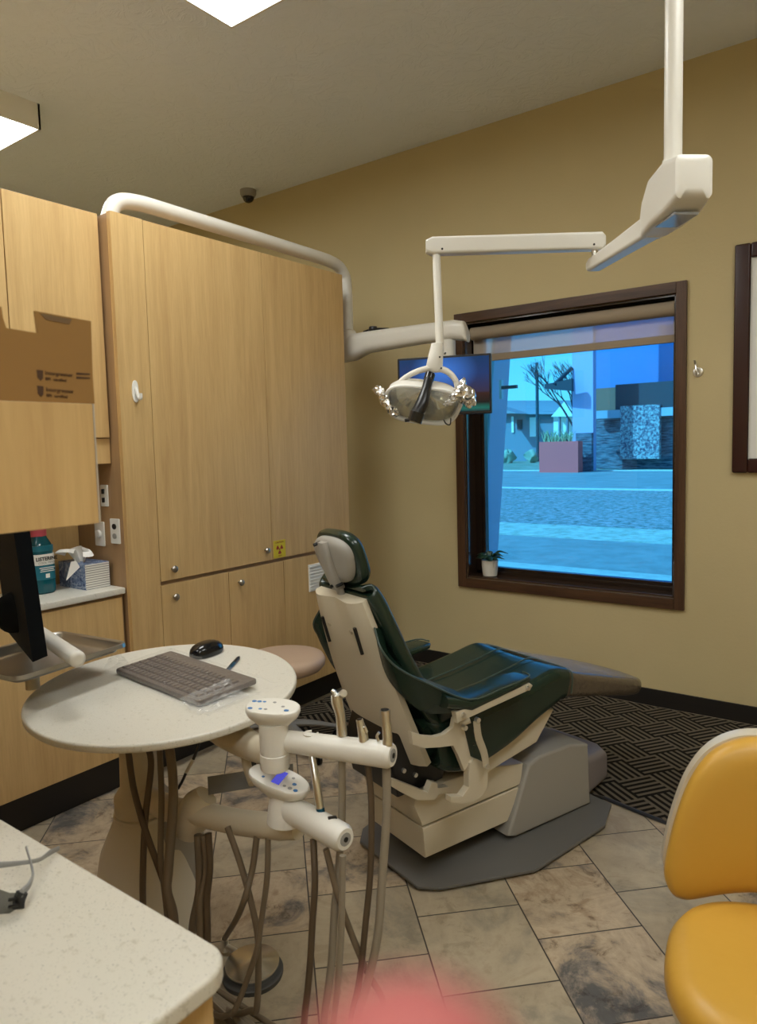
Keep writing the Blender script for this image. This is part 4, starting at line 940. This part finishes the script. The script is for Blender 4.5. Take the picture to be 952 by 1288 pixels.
# ================================================================== assistant stool behind
s2 = at(357, 822, z=.50)
as_ = thing('round_stool', 'round blush pink stool between the tall cabinet and the dental chair', 'stool', V((s2.x, s2.y, 0)))
g = V((s2.x, s2.y, 0))
b = B(); b.lathe([(.06, .415), (.19, .42), (.208, .44), (.212, .465), (.200, .488), (.16, .498), (.02, .50)], g, 48); b.done('seat', SEATP, as_, 50)
b = B(); b.lathe([(.11, .40), (.12, .414)], g, 32); b.done('seat_plate', BLACK, as_)
b = B(); b.lathe([(.032, .12), (.032, .27), (.022, .27), (.022, .40)], g, 24); b.done('gas_lift', BLACK, as_)
for k in range(5):
    a = math.radians(72*k+200); d_ = V((math.cos(a), math.sin(a), 0))
    b = B(); b.tube([g+V((0, 0, .135)), g+d_*.13+V((0, 0, .115)), g+d_*.27+V((0, 0, .075))], [.03, .024, .015], 12, 3, flat=((0,0,1), .6, 1)); b.done('leg', GREYP, as_)
    c_ = g+d_*.275; w_ = V((-d_.y, d_.x, 0))
    b = B(); b.cyl(c_-w_*.022+V((0, 0, .027)), c_-w_*.008+V((0, 0, .027)), .026, seg=18); b.cyl(c_+w_*.008+V((0, 0, .027)), c_+w_*.022+V((0, 0, .027)), .026, seg=18); b.cyl(c_+V((0, 0, .03)), c_+V((0, 0, .08)), .008, seg=10); b.done('caster', BLACK, as_)

# ================================================================== yellow operator stool
SG = V((-.155, 1.49, 0))
ys = thing('yellow_stool', 'mustard yellow upholstered operator stool with cream back shell at lower right', 'stool', SG)
fd_ = V((.22, -.975, 0)).normalized(); rd_ = V((fd_.y, -fd_.x, 0))       # front direction, its side
def YS(s, f_, z): return SG+rd_*s+fd_*f_+V((0, 0, z))
b = B(); R_ = []
for k_, z_ in ((.80, .445), (.95, .455), (1, .48), (.985, .505), (.93, .525), (.8, .537), (.5, .534), (.15, .530)):
    R_.append([YS(u*k_, v*k_, z_) for u, v in sup(.225, .225, 56, 2.5)])
b.rings(R_); b.done('seat', YEL, ys, 60)
b = B(); R_ = []
for k_, z_ in ((.7, .42), (.93, .43), (.965, .45), (.965, .462)): R_.append([YS(u*k_, v*k_, z_) for u, v in sup(.225, .225, 48, 2.5)])
b.rings(R_); b.done('seat_pan', CREAM, ys, 60)
BZ = .690; BF = -.275
hb_ = smooth_path([(0, .20), (.08, .19), (.14, .155), (.183, .09), (.212, .0), (.230, -.09), (.232, -.135), (.218, -.172), (.185, -.186), (.125, -.172), (.06, -.158), (0, -.152)], 4)
def bkp(u, v, d): return YS(u, BF+d+1.1*u*u-.12*v*0+.05*(v/.20)**2*0, BZ+v)
ol = hb_+[(-u, v) for u, v in hb_[-2:0:-1]]
b = B(); R_ = []
for k_, d in ((.93, .0), (.985, .008), (1, .024), (.98, .042), (.92, .056), (.75, .066), (.4, .070), (.1, .071)):
    R_.append([bkp(u*k_, v*k_, d) for u, v in ol])
b.rings(R_); b.done('backrest', YEL, ys, 60)
b = B(); R_ = []
for k_, d in ((.955, .004), (1.015, .002), (1.035, -.030), (.98, -.050), (.75, -.060), (.2, -.062)):
    R_.append([bkp(u*k_, v*k_*.93+.008, d) for u, v in ol])
b.rings(R_); b.done('back_shell', CREAM, ys, 60)
b = B(); b.tube([YS(.0, -.315, .74), YS(.0, -.33, .60), YS(0, -.325, .48), YS(0, -.26, .42), YS(0, -.05, .405)], .017, 14, 5, flat=(rd_, 1.2, .7)); b.done('back_bar', M('dark_bronze_metal', (.06, .05, .04), .3, 1).m, ys)
b = B(); b.lathe([(.035, .12), (.035, .27), (.024, .27), (.024, .42)], SG, 24); b.done('gas_lift', BLACK, ys)
for k in range(5):
    a = math.radians(72*k+20); d_ = V((math.cos(a), math.sin(a), 0))
    b = B(); b.tube([SG+V((0, 0, .135)), SG+d_*.13+V((0, 0, .115)), SG+d_*.25+V((0, 0, .075))], [.03, .024, .015], 12, 3, flat=((0,0,1), .6, 1)); b.done('leg', CHROME, ys)
    c_ = SG+d_*.255; w_ = V((-d_.y, d_.x, 0))
    b = B(); b.cyl(c_-w_*.022+V((0, 0, .027)), c_-w_*.008+V((0, 0, .027)), .026, seg=18); b.cyl(c_+w_*.008+V((0, 0, .027)), c_+w_*.022+V((0, 0, .027)), .026, seg=18); b.cyl(c_+V((0, 0, .03)), c_+V((0, 0, .08)), .008, seg=10); b.done('caster', BLACK, ys)

# ================================================================== operating light on its ceiling post
PO = at(846, 242, d=2.04); PO = V((PO.x, PO.y, 0))
ol_ = thing('operatory_light', 'white dental operatory light on a jointed arm from the ceiling post', 'dental light', V((PO.x, PO.y, ZC)))
b = B(); b.cyl(V((PO.x, PO.y, 2.24)), V((PO.x, PO.y, ZC)), .0245, seg=28); b.done('ceiling_post', WHITE, ol_)
b = B(); b.lathe([(.03, -.05), (.09, -.02), (.10, 0)], V((PO.x, PO.y, ZC)), 32); b.done('ceiling_canopy', WHITE, ol_)
EL = at(748, 352, d=2.62); zA = 2.18
EL = V((EL.x, EL.y, 0)); dA_ = (EL-PO).normalized(); rA_ = V((dA_.y, -dA_.x, 0))
def A1(u, v, z): return PO+dA_*u+rA_*v+V((0, 0, z))
LA = (EL-PO).length
b = B(); R_ = []
for u, hw_, z0_, z1_ in ((-.125, .036, 2.215, 2.285), (-.115, .052, 2.19, 2.305), (-.05, .058, 2.168, 2.315), (.04, .056, 2.16, 2.30), (.10, .046, 2.155, 2.26), (.13, .036, 2.153, 2.235)):
    hh_ = (z1_-z0_)/2; R_.append([A1(u, v, (z0_+z1_)/2+w_) for v, w_ in rr(2*hw_, 2*hh_, .018, 4)])
b.rings(R_); b.done('pivot_housing', WHITE, ol_, 50)
b = B(); b.cyl(V((PO.x, PO.y, 2.28)), V((PO.x, PO.y, 2.335)), .034, .028, seg=28); b.done('post_collar', WHITE, ol_)
b = B(); b.box(A1(-.02, 0, 2.1635), (.12, .07, .008), .003, math.atan2(dA_.y, dA_.x)); b.done('under_panel', M('underside_panel', (.42, .45, .52), .12).m, ol_)
b = B(); R_ = []
for u, hw_, hh_ in ((.11, .033, .036), (.14, .031, .033), (LA*.6, .028, .028), (LA-.0, .026, .024), (LA+.03, .022, .018)):
    R_.append([A1(u, v, 2.188+w_) for v, w_ in rr(2*hw_, 2*hh_, .012, 4)])
b.rings(R_); b.done('first_arm', WHITE, ol_, 50)
b = B(); b.cyl(A1(LA, 0, 2.20), A1(LA, 0, 2.245), .012, seg=16); b.done('elbow_pin', CHROME, ol_)
LE = at(540, 322, d=2.62); LE = V((LE.x, LE.y, 0)); E2 = A1(LA, 0, 0); d2 = (LE-E2).normalized(); r2 = V((d2.y, -d2.x, 0)); L2 = (LE-E2).length
def A2(u, v, z): return E2+d2*u+r2*v+V((0, 0, z))
b = B(); R_ = []
for u, hw_, hh_ in ((-.035, .020, .020), (-.022, .026, .031), (L2*.5, .026, .031), (L2-.01, .026, .031), (L2+.012, .020, .022)):
    R_.append([A2(u, v, 2.268+w_) for v, w_ in rr(2*hw_, 2*hh_, .011, 4)])
b.rings(R_); b.done('second_arm', WHITE, ol_, 50)
b = B(); b.bx((0,0,0),(.001,.001,.001)); b.bm.free()
for u_ in (.01, L2-.045):
    b = B(); b.cyl(A2(u_, -.0262, 2.252), A2(u_, -.0275, 2.252), .004, seg=10); b.cyl(A2(u_, .0262, 2.252), A2(u_, .0275, 2.252), .004, seg=10); b.done('arm_screw', BLACK, ol_)
DR = at(549, 336, d=2.62)
hp_ = at(553, 432, d=2.60)
b = B(); b.tube([V((DR.x, DR.y, 2.245)), V(((DR.x+hp_.x)/2, (DR.y+hp_.y)/2, (2.245+hp_.z)/2)), V((hp_.x, hp_.y, hp_.z))], .0145, 20, 1); b.done('drop_tube', WHITE, ol_)
n0 = at(550, 433, d=2.60); n1 = at(546, 463, d=2.60)
b = B(); b.tube([n0+V((0, 0, .004)), n0, n0.lerp(n1, .5), n1, n1-V((0, 0, .015))], [.018, .022, .027, .031, .02], 20, 1); nk = b.done('neck', WHITE, ol_, 50)
for yy, xx in ((444, 560), (449, 553), (463, 555)):
    b = B(); q0 = at(xx, yy, d=2.574); b.cyl(q0, q0+RW @ V((0, 0, .01)), .0035, seg=10); b.done('neck_screw', BLACK, nk)
# yoke arc
yk = [(500, 484), (508, 476), (525, 467), (545, 463), (562, 467), (573, 479), (574, 492), (566, 500)]
b = B(); b.tube([at(x, y, d=2.59) for x, y in yk], [.008, .0095, .0105, .012, .0115, .0105, .0095, .008], 14, 4); b.done('yoke', WHITE, ol_)
# reflector housing with clear shield: rim loop, dished behind
LC = at(532, 507, d=2.60)
lx = (at(572, 506, d=2.60)-at(496, 497, d=2.60)).normalized(); lf = (V((.15, -.85, -.50))).normalized()
lf = (lf-lx*lf.dot(lx)).normalized(); lu = lx.cross(lf).normalized()
if lu.z < 0: lu = -lu
def LH(u, v, d): return LC+lx*u+lu*v+lf*d
rim = sup(.125, .070, 44, 3.4)
b = B(); R_ = []
for k_, d in ((1.0, .012), (1.03, .0), (1.0, -.03), (.85, -.065), (.55, -.09), (.1, -.098)): R_.append([LH(u*k_*(1-.12*(v/.070)*(-1)), v*k_, d+.28*u*u) for u, v in rim])
for k_, d in ((.1, -.092), (.55, -.083), (.84, -.058), (.97, -.028), (.98, .012)): R_.append([LH(u*k_*(1+.12*(v/.070)), v*k_, d+.28*u*u) for u, v in rim])
R_.append([p.copy() for p in R_[0]]); b.rings(R_, caps=False); b.done('reflector_housing', WHITE, ol_, 60)
b = B(); R_ = []
for k_, d in ((1.035, .010), (1.04, .022), (.99, .034), (.80, .048), (.4, .056), (.08, .058)): R_.append([LH(u*k_*(1+.12*(v/.070)), v*k_, d+.28*u*u) for u, v in rim])
b.rings(R_, caps=True); b.done('clear_shield', SHIELD, ol_, 60)
b = B(); R_ = []
for k_, d in ((.05, -.088), (.3, -.086), (.55, -.076), (.8, -.052), (.93, -.022), (.94, .006)): R_.append([LH(u*k_*(1+.12*(v/.070)), v*k_, d+.28*u*u) for u, v in rim])
b.rings(R_, caps=False); b.done('reflector', M('champagne_mirror', (.72, .70, .56), .14, 1).m, ol_, 20)
b = B(); pts_ = [LH(u*1.04*(1+.12*(v/.070)), v*1.04, .016+.28*u*u) for u, v in rim]; b.tube(pts_+[pts_[0]], .0065, 8, 1); b.done('rim_band', WHITEP, ol_)
b = B(); b.tube([at(540, 474, d=2.585), at(536, 490, d=2.52), at(531, 508, d=2.49), at(524, 522, d=2.49)], [.017, .017, .023, .023], 20, 1); lb = b.done('lamp_barrel', BLACK, ol_, 50)
b = B(); b.tube([at(525, 519, d=2.488), at(521, 531, d=2.49)], [.0265, .025], 22); b.done('focus_ring', BLACKG, lb)
b = B(); b.tube([at(541, 471, d=2.58), at(539, 478, d=2.57)], .0185, 20); b.done('focus_ring', BLACKG, lb)
b = B(); b.tube([at(515, 528, d=2.48), at(509, 529, d=2.48)], .006, 8); b.done('lever', BLACK, lb)
# foil wrapped handles
def foil(rows, seed, nm='foil_handle'):
    pts = [V(at(x, y, d=d)) for x, y, d, r in rows]; rad_ = [r for *_, r in rows]
    b = B(); b.tube(pts, rad_, 22, 8)
    for v_ in b.bm.verts:
        n_ = noise.noise_vector(v_.co*55+V((seed, 0, 0))); n2_ = noise.noise_vector(v_.co*140+V((0, seed, 0))); v_.co += n_*.0085+n2_*.0045
    return b.done(nm, FOIL, ol_, 8, flat=True)
foil([(470, 488, 2.56, .010), (478, 493, 2.56, .016), (484, 505, 2.56, .0145), (494, 517, 2.56, .016), (500, 522, 2.57, .009)], 3.1)
foil([(560, 510, 2.55, .010), (568, 503, 2.55, .012), (579, 495, 2.55, .030), (588, 500, 2.55, .034), (594, 511, 2.55, .015)], 8.7)
foil([(580, 476, 2.55, .006), (582, 484, 2.55, .013), (586, 496, 2.55, .022)], 5.2)
b = B(); b.tube([at(558, 528, d=2.58), at(561, 533, d=2.58), at(566, 534, d=2.58), at(567, 526, d=2.58)], .0025, 8, 4); b.done('cable', BLACK, ol_)

# ================================================================== monitor arm over the tall cabinet, monitor
ma = thing('monitor_arm', 'cream tubular monitor arm running over the tall cabinet and down its far side', 'monitor arm', V((-2.98, 2.0, 2.594)))
b = B(); b.tube([V((-2.98, 1.995, 2.58)), V((-2.98, 2.0, 2.62)), V((-2.975, 2.04, 2.695)), V((-2.97, 2.15, 2.722)), V((-2.965, 2.4, 2.722)), V((-2.955, 3.3, 2.712)), V((-2.95, 3.56, 2.70)), V((-2.95, 3.655, 2.655)), V((-2.95, 3.685, 2.56)), V((-2.95, 3.685, 2.22))], .037, 22, 6); b.done('support_pipe', WHITE, ma)
b = B(); b.cyl(V((-2.95, 3.685, 2.34)), V((-2.95, 3.685, 2.345)), .0385, seg=24); b.lathe([(.045, 2.14), (.06, 2.15), (.062, 2.25), (.052, 2.29), (.038, 2.30)], (-2.95, 3.685, 0), 28); b.done('pivot_sleeve', WHITE, ma)
m0 = V((-2.95, 3.685, 2.215)); m1 = at(572, 418, d=4.28); m1 = V((m1.x, m1.y, 2.215)); dm = (m1-m0).normalized(); rm = V((dm.y, -dm.x, 0)); Lm = (m1-m0).length
b = B(); R_ = []
for u, hw_, z0_, z1_ in ((-.06, .03, -.09, .0), (-.03, .058, -.12, .045), (.05, .062, -.115, .055), (.16, .055, -.075, .06), (Lm*.7, .05, -.055, .066), (Lm+.0, .05, -.05, .068), (Lm+.06, .045, -.06, .055), (Lm+.085, .03, -.07, .0)):
    hh_ = (z1_-z0_)/2; R_.append([m0+dm*u+rm*v+V((0, 0, (z0_+z1_)/2+w_)) for v, w_ in rr(2*hw_, 2*hh_, min(hw_, hh_)*.85, 5)])
b.rings(R_); b.done('swing_arm', WHITE, ma, 50)
b = B(); b.lathe([(.025, 0), (.03, .01), (.025, .028), (.01, .03)], m0+dm*.19+V((0, 0, .058)), 20); b.tube([m0+dm*.12+V((0, 0, .06)), m0+dm*.19+V((0, 0, .072)), m0+dm*.30+V((0, 0, .062))], .007, 8, 3); b.done('clamp_knob', BLACK, ma)
mc = at(560, 485, d=4.1)
b = B(); dcx = V((m1.x-dm.x*.04, m1.y-dm.y*.04, 0)); b.cyl(V((dcx.x, dcx.y, 1.80)), V((dcx.x, dcx.y, 2.17)), .040, seg=28); b.done('drop_column', WHITE, ma)
wm = thing('flat_monitor', 'black flat monitor with a dusk wallpaper hanging from the cream arm beside the window', 'monitor', V((dcx.x, dcx.y, 1.7)))
mr = at(618, 484, d=4.02); mr = V((mr.x, mr.y, 0)); ml_dir = (at(503, 484, d=4.18)-at(618, 484, d=4.02)); ml_dir.z = 0; ml_dir.normalize()
wx = -ml_dir; wn = V((wx.y, -wx.x, 0)); 
if wn.y > 0: wn = -wn
Wm, Hm, zc_ = .545, .335, 1.882
cm = mr-wx*Wm/2+V((0, 0, zc_))
rl = math.radians(1.5)
def WM(u, v, d): return cm+wx*u+V((0, 0, v))+wn*d
b = B(); b.prism(rr(Wm, Hm, .006, 3), WM, -.03, .0, .003); b.done('casing', BLACK, wm)
b = B(); b.prism([(-Wm/2+.012, -Hm/2+.016), (Wm/2-.012, -Hm/2+.016), (Wm/2-.012, Hm/2-.012), (-Wm/2+.012, Hm/2-.012)], WM, .0002, .0012); b.done('screen', SCRN, wm)
b = B(); b.cyl(V((dcx.x, dcx.y, 1.88)), WM(*( (dcx-cm).dot(wx), 0, -.028)), .03, seg=16); b.done('mount_bracket', BLACK, wm)
b = B(); b.tube([WM(-.02, -Hm/2, -.02), WM(-.01, -Hm/2-.03, -.02), WM(.03, -Hm/2-.03, -.02), WM(.05, -Hm/2+.01, -.035)], .004, 8, 4); b.done('cable', BLACK, wm)

# ================================================================== outdoors
GZ = -.25
def gp(px, py): return at(px, py, z=GZ)
def strip(name, y0, y1, c, z=GZ, rough=.9, sc=8, c2=None, label=None):
    a = M(name+'_material', c, rough, spec=.1); v = a.coords(); a.color(a.ramp(a.noise(v, sc, 5, .7), [(.35, c2 or tuple(x*.75 for x in c)), (.65, c)]))
    b = B(); b.bx((-95, y0, z-.1), (40, y1, z)); return struct(b.done(name, a.m))
# distances taken from the horizon (camera height above grade 1.8 m)
strip('trim_1', 4.5, 9.75, (.55, .56, .52), GZ, sc=6)            # pale gravel edge
strip('trim_2', 9.75, 12.6, (.34, .34, .34), GZ+.0, sc=3)       # footpath
strip('trim_3', 12.6, 14.6, (.62, .62, .56), GZ-.0, sc=5, c2=(.35, .36, .28))
strip('trim_4', 14.6, 25.5, (.56, .46, .48), GZ, sc=7, c2=(.06, .12, .10))   # lawn
strip('trim_5', 25.5, 26.1, (.75, .75, .72), GZ+.02)
strip('trim_6', 26.1, 41, (.36, .36, .36), GZ, sc=1)
strip('trim_7', 41, 41.8, (.78, .78, .74), GZ+.03)
strip('trim_8', 41.8, 95, (.42, .40, .32), GZ-.01, sc=.6, c2=(.25, .26, .18))
def ext(px, py, Y): return at(px, py, y=Y)
# corner pier of the building with slanting brace, just outside left of the window
pr = thing('stucco_pier', 'pale stucco pier just outside the left of the window', 'pier', V((-3.5, 5.9, GZ)))
x0_ = ext(600, 550, 5.9).x; x1t = ext(626, 440, 5.9).x; x1b = ext(604, 640, 5.9).x
b = B(); b.rings([[V((x0_-.4, 5.9, GZ)), V((x1b-.09, 5.9, GZ)), V((x1b-.09, 6.3, GZ)), V((x0_-.4, 6.3, GZ))], [V((x0_-.4, 5.9, 3.6)), V((x1t+.03, 5.9, 3.6)), V((x1t+.03, 6.3, 3.6)), V((x0_-.4, 6.3, 3.6))]]); b.done('pier_body', M('grey_stucco', (.85, .62, .70), .9).m, pr)
b = B(); b.tube([V((x1b-.07, 5.87, GZ)), V((x1t+.07, 5.87, 3.6))], .025, 12); b.done('corner_pipe', M('pale_metal', (.5, .52, .52), .5).m, pr)
b = B(); b.bx((ext(634, 475, 5.86).x, 5.80, ext(634, 490, 5.86).z), (ext(653, 475, 5.86).x, 5.83, ext(634, 486, 5.86).z)); b.done('cross_bar', M('dark_steel', (.12, .12, .13), .5).m, pr)
b = B(); b.bx((ext(628, 460, 5.85).x, 5.84, ext(628, 502, 5.85).z), (ext(631, 460, 5.85).x, 5.88, ext(628, 478, 5.85).z)); b.done('light_strip', WHITEP, pr)
# commercial building across the street with a column, canopy, stone wall
CY = 44.0
STONE = M('ledge_stone', (.16, .16, .19), .9); _v = STONE.coords(scale=(.6, .6, 4)); STONE.color(STONE.ramp(STONE.noise(_v, 3, 4, .6), [(.4, (.05, .06, .09)), (.6, (.22, .22, .26))])); STONE = STONE.m
PURP = M('lilac_stucco', (.50, .42, .62), .9).m; DARKM = M('dark_fascia', (.035, .035, .05), .6).m
cbd = thing('commercial_building', 'dark stone commercial building across the street, seen through the window', 'building', V((-9, CY+3, GZ)))
def eb(pxa, pya, pxb, pyb, Y, dep, nm, mat, parent, z0=None):
    p = ext(pxa, pya, Y); q = ext(pxb, pyb, Y); b = B()
    b.bx((min(p.x, q.x), Y, min(p.z, q.z) if z0 is None else z0), (max(p.x, q.x), Y+dep, max(p.z, q.z))); return b.done(nm, mat, parent)
eb(746, 520, 905, 590, CY, 8, 'stone_wall', STONE, cbd, GZ)
eb(774, 484, 905, 521, CY-.6, 9, 'dark_fascia', DARKM, cbd)
eb(746, 489, 774, 520, CY-.3, 8, 'wood_panel', M('rust_wood', (.30, .14, .09), .7).m, cbd)
eb(746, 517, 905, 520, CY-.8, .3, 'metal_ledge', M('blue_ledge', (.35, .42, .5), .5).m, cbd)
eb(744, 330, 905, 484, CY+2, 6, 'upper_wall', M('slate_siding', (.10, .22, .50), .8).m, cbd)
GLASS_REFL = M('painted_reflection', (.5, .5, .5), .9); _v = GLASS_REFL.coords(); GLASS_REFL.color(GLASS_REFL.ramp(GLASS_REFL.noise(_v, 7, 6, .8), [(.42, (.12, .10, .18)), (.5, (.42, .40, .45)), (.58, (.85, .85, .8))])); GLASS_REFL.bump(GLASS_REFL.noise(_v, 7, 6, .8), 1, .2); GLASS_REFL = GLASS_REFL.m  # bright window-glass reflection painted as mottled pale colour
eb(780, 511, 829, 577, CY-.9, .4, 'reflection_panel', GLASS_REFL, cbd, None)  # added panel, stands in for the reflection in the pane
eb(719, 300, 746, 588, CY-3, .5, 'lilac_column', PURP, cbd, GZ)
b = B(); p = ext(703, 490, CY-4); q = ext(719, 484, CY-4); r_ = ext(685, 489, CY-4)
b.rings([[V((r_.x, CY-4, r_.z)), V((r_.x, CY-4, r_.z+.25)), V((r_.x, CY-3.7, r_.z+.25)), V((r_.x, CY-3.7, r_.z))], [V((q.x, CY-4, q.z-.35)), V((q.x, CY-4, q.z+.35)), V((q.x, CY-3.7, q.z+.35)), V((q.x, CY-3.7, q.z-.35))]]); b.done('entrance_canopy', DARKM, cbd)
b = B(); b.tube([ext(697, 484, CY-4), ext(719, 463, CY-3)], .12, 8); b.done('canopy_strut', DARKM, cbd)
b = B(); Yp = CY-5
eb(678, 556, 727, 587, Yp, .7, 'planter_wall', M('rust_steel', (1.0, .13, .12), .8).m, tag(thing('rust_planter', 'rust brown steel planter box beside the lilac column', 'planter', V((ext(705, 580, Yp).x, Yp, GZ))), None, None), GZ)
eb(724, 545, 744, 585, CY-3.4, .3, 'slatted_vent', STONE, cbd, GZ)
gr = thing('grass_clump', 'ornamental grass growing in the rust planter', 'plant', ext(700, 556, Yp+1)); 
b = B(); rg = random.Random(4)
for k in range(90):
    p = ext(684+36*rg.random(), 557, Yp+.2+.3*rg.random()); h_ = .25+.5*rg.random(); dx_ = (rg.random()-.5)*.7
    b.tube([p, p+V((dx_*.4, 0, h_*.7)), p+V((dx_, 0, h_))], [.03, .025, .008], 4, 1)
b.done('blades', M('pale_grass', (.35, .38, .22), .9).m, gr)
# lamp pole
lp = thing('utility_pole', 'tall thin pole with a lamp against the sky beyond the planter', 'pole', V((ext(676, 560, 60).x, 60, GZ)))
b = B(); p = ext(676, 560, 60); b.cyl(V((p.x, 60, GZ)), V((p.x, 60, ext(676, 456, 60).z)), .15, seg=8); b.done('mast', M('pole_wood', (.05, .08, .10), .9).m, lp)
b = B(); p = ext(679, 464, 60); b.ball(p, (.25, .25, .45), 8); b.done('lamp_head', WHITEP, lp)
# house with gable
HY = 62.0
hs = thing('house', 'low house with a grey roof and a white gabled porch across the street', 'house', V((ext(665, 550, HY).x, HY, GZ)))
sid = M('grey_blue_siding', (.22, .25, .30), .9).m; roofm = M('grey_roof', (.30, .30, .33), .9).m; gbl = M('white_gable', (.85, .85, .80), .7).m
eb(612, 521, 720, 553, HY, 8, 'siding_wall', sid, hs, GZ)
p = ext(600, 521, HY-.6); q = ext(724, 521, HY-.6); r1_ = ext(618, 509, HY+4); r2_ = ext(724, 509, HY+4)
b = B(); b.rings([[V((p.x, HY-.8, p.z)), V((p.x, HY+9, p.z)), V((r1_.x, HY+4, r1_.z+.4))], [V((q.x, HY-.8, q.z)), V((q.x, HY+9, q.z)), V((r2_.x, HY+4, r2_.z+.4))]]); b.done('roof', roofm, hs)
p0_, p1_, p2_ = ext(697, 521, HY-2), ext(723, 521, HY-2), ext(710, 509, HY-2)
b = B(); b.rings([[p0_+V((-.3, 0, -.2)), p1_+V((.3, 0, -.2)), p2_+V((0, 0, .3))], [p0_+V((-.3, 4, -.2)), p1_+V((.3, 4, -.2)), p2_+V((0, 4, .3))]]); b.done('gable', gbl, hs)
for px_ in (702, 712): eb(px_, 522, px_+2, 552, HY-1.9, .3, 'porch_post', sid, hs, GZ)
eb(666, 525, 678, 549, HY-.1, .1, 'bright_wall', gbl, hs); eb(696, 522, 722, 549, HY-.15, .1, 'bright_wall', gbl, hs)
eb(643, 524, 646, 544, HY-.12, .1, 'window_strip', gbl, hs); eb(650, 528, 656, 540, HY-.12, .1, 'dark_window', DARKM, hs)
p = [ext(622, 511, HY-3), ext(650, 520, HY-3), ext(622, 520, HY-3)]
b = B(); b.rings([[p[0], p[1], p[2]], [q+V((0, 3, 0)) for q in p]]); b.done('side_roof', roofm, hs)
# shrubs
bush_m = M('pale_shrub', (.34, .38, .28), .95).m
for i, (px_, w_, h_) in enumerate(((637, 9, 7), (688, 8, 9), (668, 7, 6))):
    p = ext(px_, 553, HY-5); s_ = w_/FPX*(HY)
    b = B(); b.ball(V((p.x, HY-5, GZ+.5)), (s_, s_*.7, h_/FPX*HY*1.3), 24)
    for v_ in b.bm.verts: v_.co += noise.noise_vector(v_.co*2.5)*.35
    tag(b.done('shrub', bush_m), ['pale shrub by the left wall of the far house', 'pale shrub left of the white gabled porch', 'pale shrub in front of the bright wall of the far house'][i], 'shrub')
# bare tree
tt = thing('bare_tree', 'leafless tree rising behind the canopy across the street', 'tree', V((ext(722, 560, 56).x, 56, GZ)))
b = B(); rg = random.Random(11)
def branch(p, d, L, r, n):
    q = p+d*L; b.tube([p, q], [r, r*.65], 5)
    if n == 0: return
    for k in range(3 if n > 1 else 4):
        nd = (d+V((rg.uniform(-.6, .6), rg.uniform(-.4, .4), rg.uniform(-.1, .45)))).normalized(); branch(p.lerp(q, .6+.4*rg.random()), nd, L*rg.uniform(.62, .8), r*.6, n-1)
branch(V((ext(724, 560, 56).x, 56, GZ)), V((-.05, 0, 1)), 3.2, .16, 5); b.done('branches', M('bark', (.10, .07, .08), .9).m, tt)
# power lines pole etc. kept far
def fill_lights():  # unseen ceiling fixtures added to brighten the room evenly
    ceiling_light(.10, 1.15, .715, 2.37, 3.44, 'unseen box ceiling light added as fill, right of the camera')
    ceiling_light(-2.515, -1.3, -1.90, -.08, 3.44, 'unseen box ceiling light added as fill, behind the hanging cabinet')
    ceiling_light(.10, -1.3, .715, -.08, 3.44, 'unseen box ceiling light added as fill, behind the camera')
    ceiling_light(.10, -2.9, .715, -1.75, 3.44, 'unseen box ceiling light added as fill, far behind the camera')
    ceiling_light(-4.66, -1.3, -4.05, -.08, 3.44, 'unseen box ceiling light added as fill, beyond the partition')
fill_lights()

# fingertip of the person holding the camera, at the bottom edge
fc = at(516, 1424, d=.04); fdn = (RW @ V((.10, 1, -.25))).normalized()
b = B(); R_ = []
fx = fdn.orthogonal().normalized(); fy = fdn.cross(fx)
for k_, q_ in ((.12, -.0074), (.45, -.0067), (.72, -.0052), (.92, -.0029), (1, 0), (1.02, .006), (.99, .014), (1.0, .022), (1.08, .028), (1.04, .036), (1.05, .05), (.9, .058)):
    R_.append([fc+fdn*q_+(fx*math.cos(2*math.pi*j/24)+fy*math.sin(2*math.pi*j/24)*.9)*.0075*k_ for j in range(24)])
b.rings(R_); fg = tag(b.done('fingertip', SKIN, None, 60), 'blurred pink fingertip poking up at the bottom edge in front of the lens', 'finger')
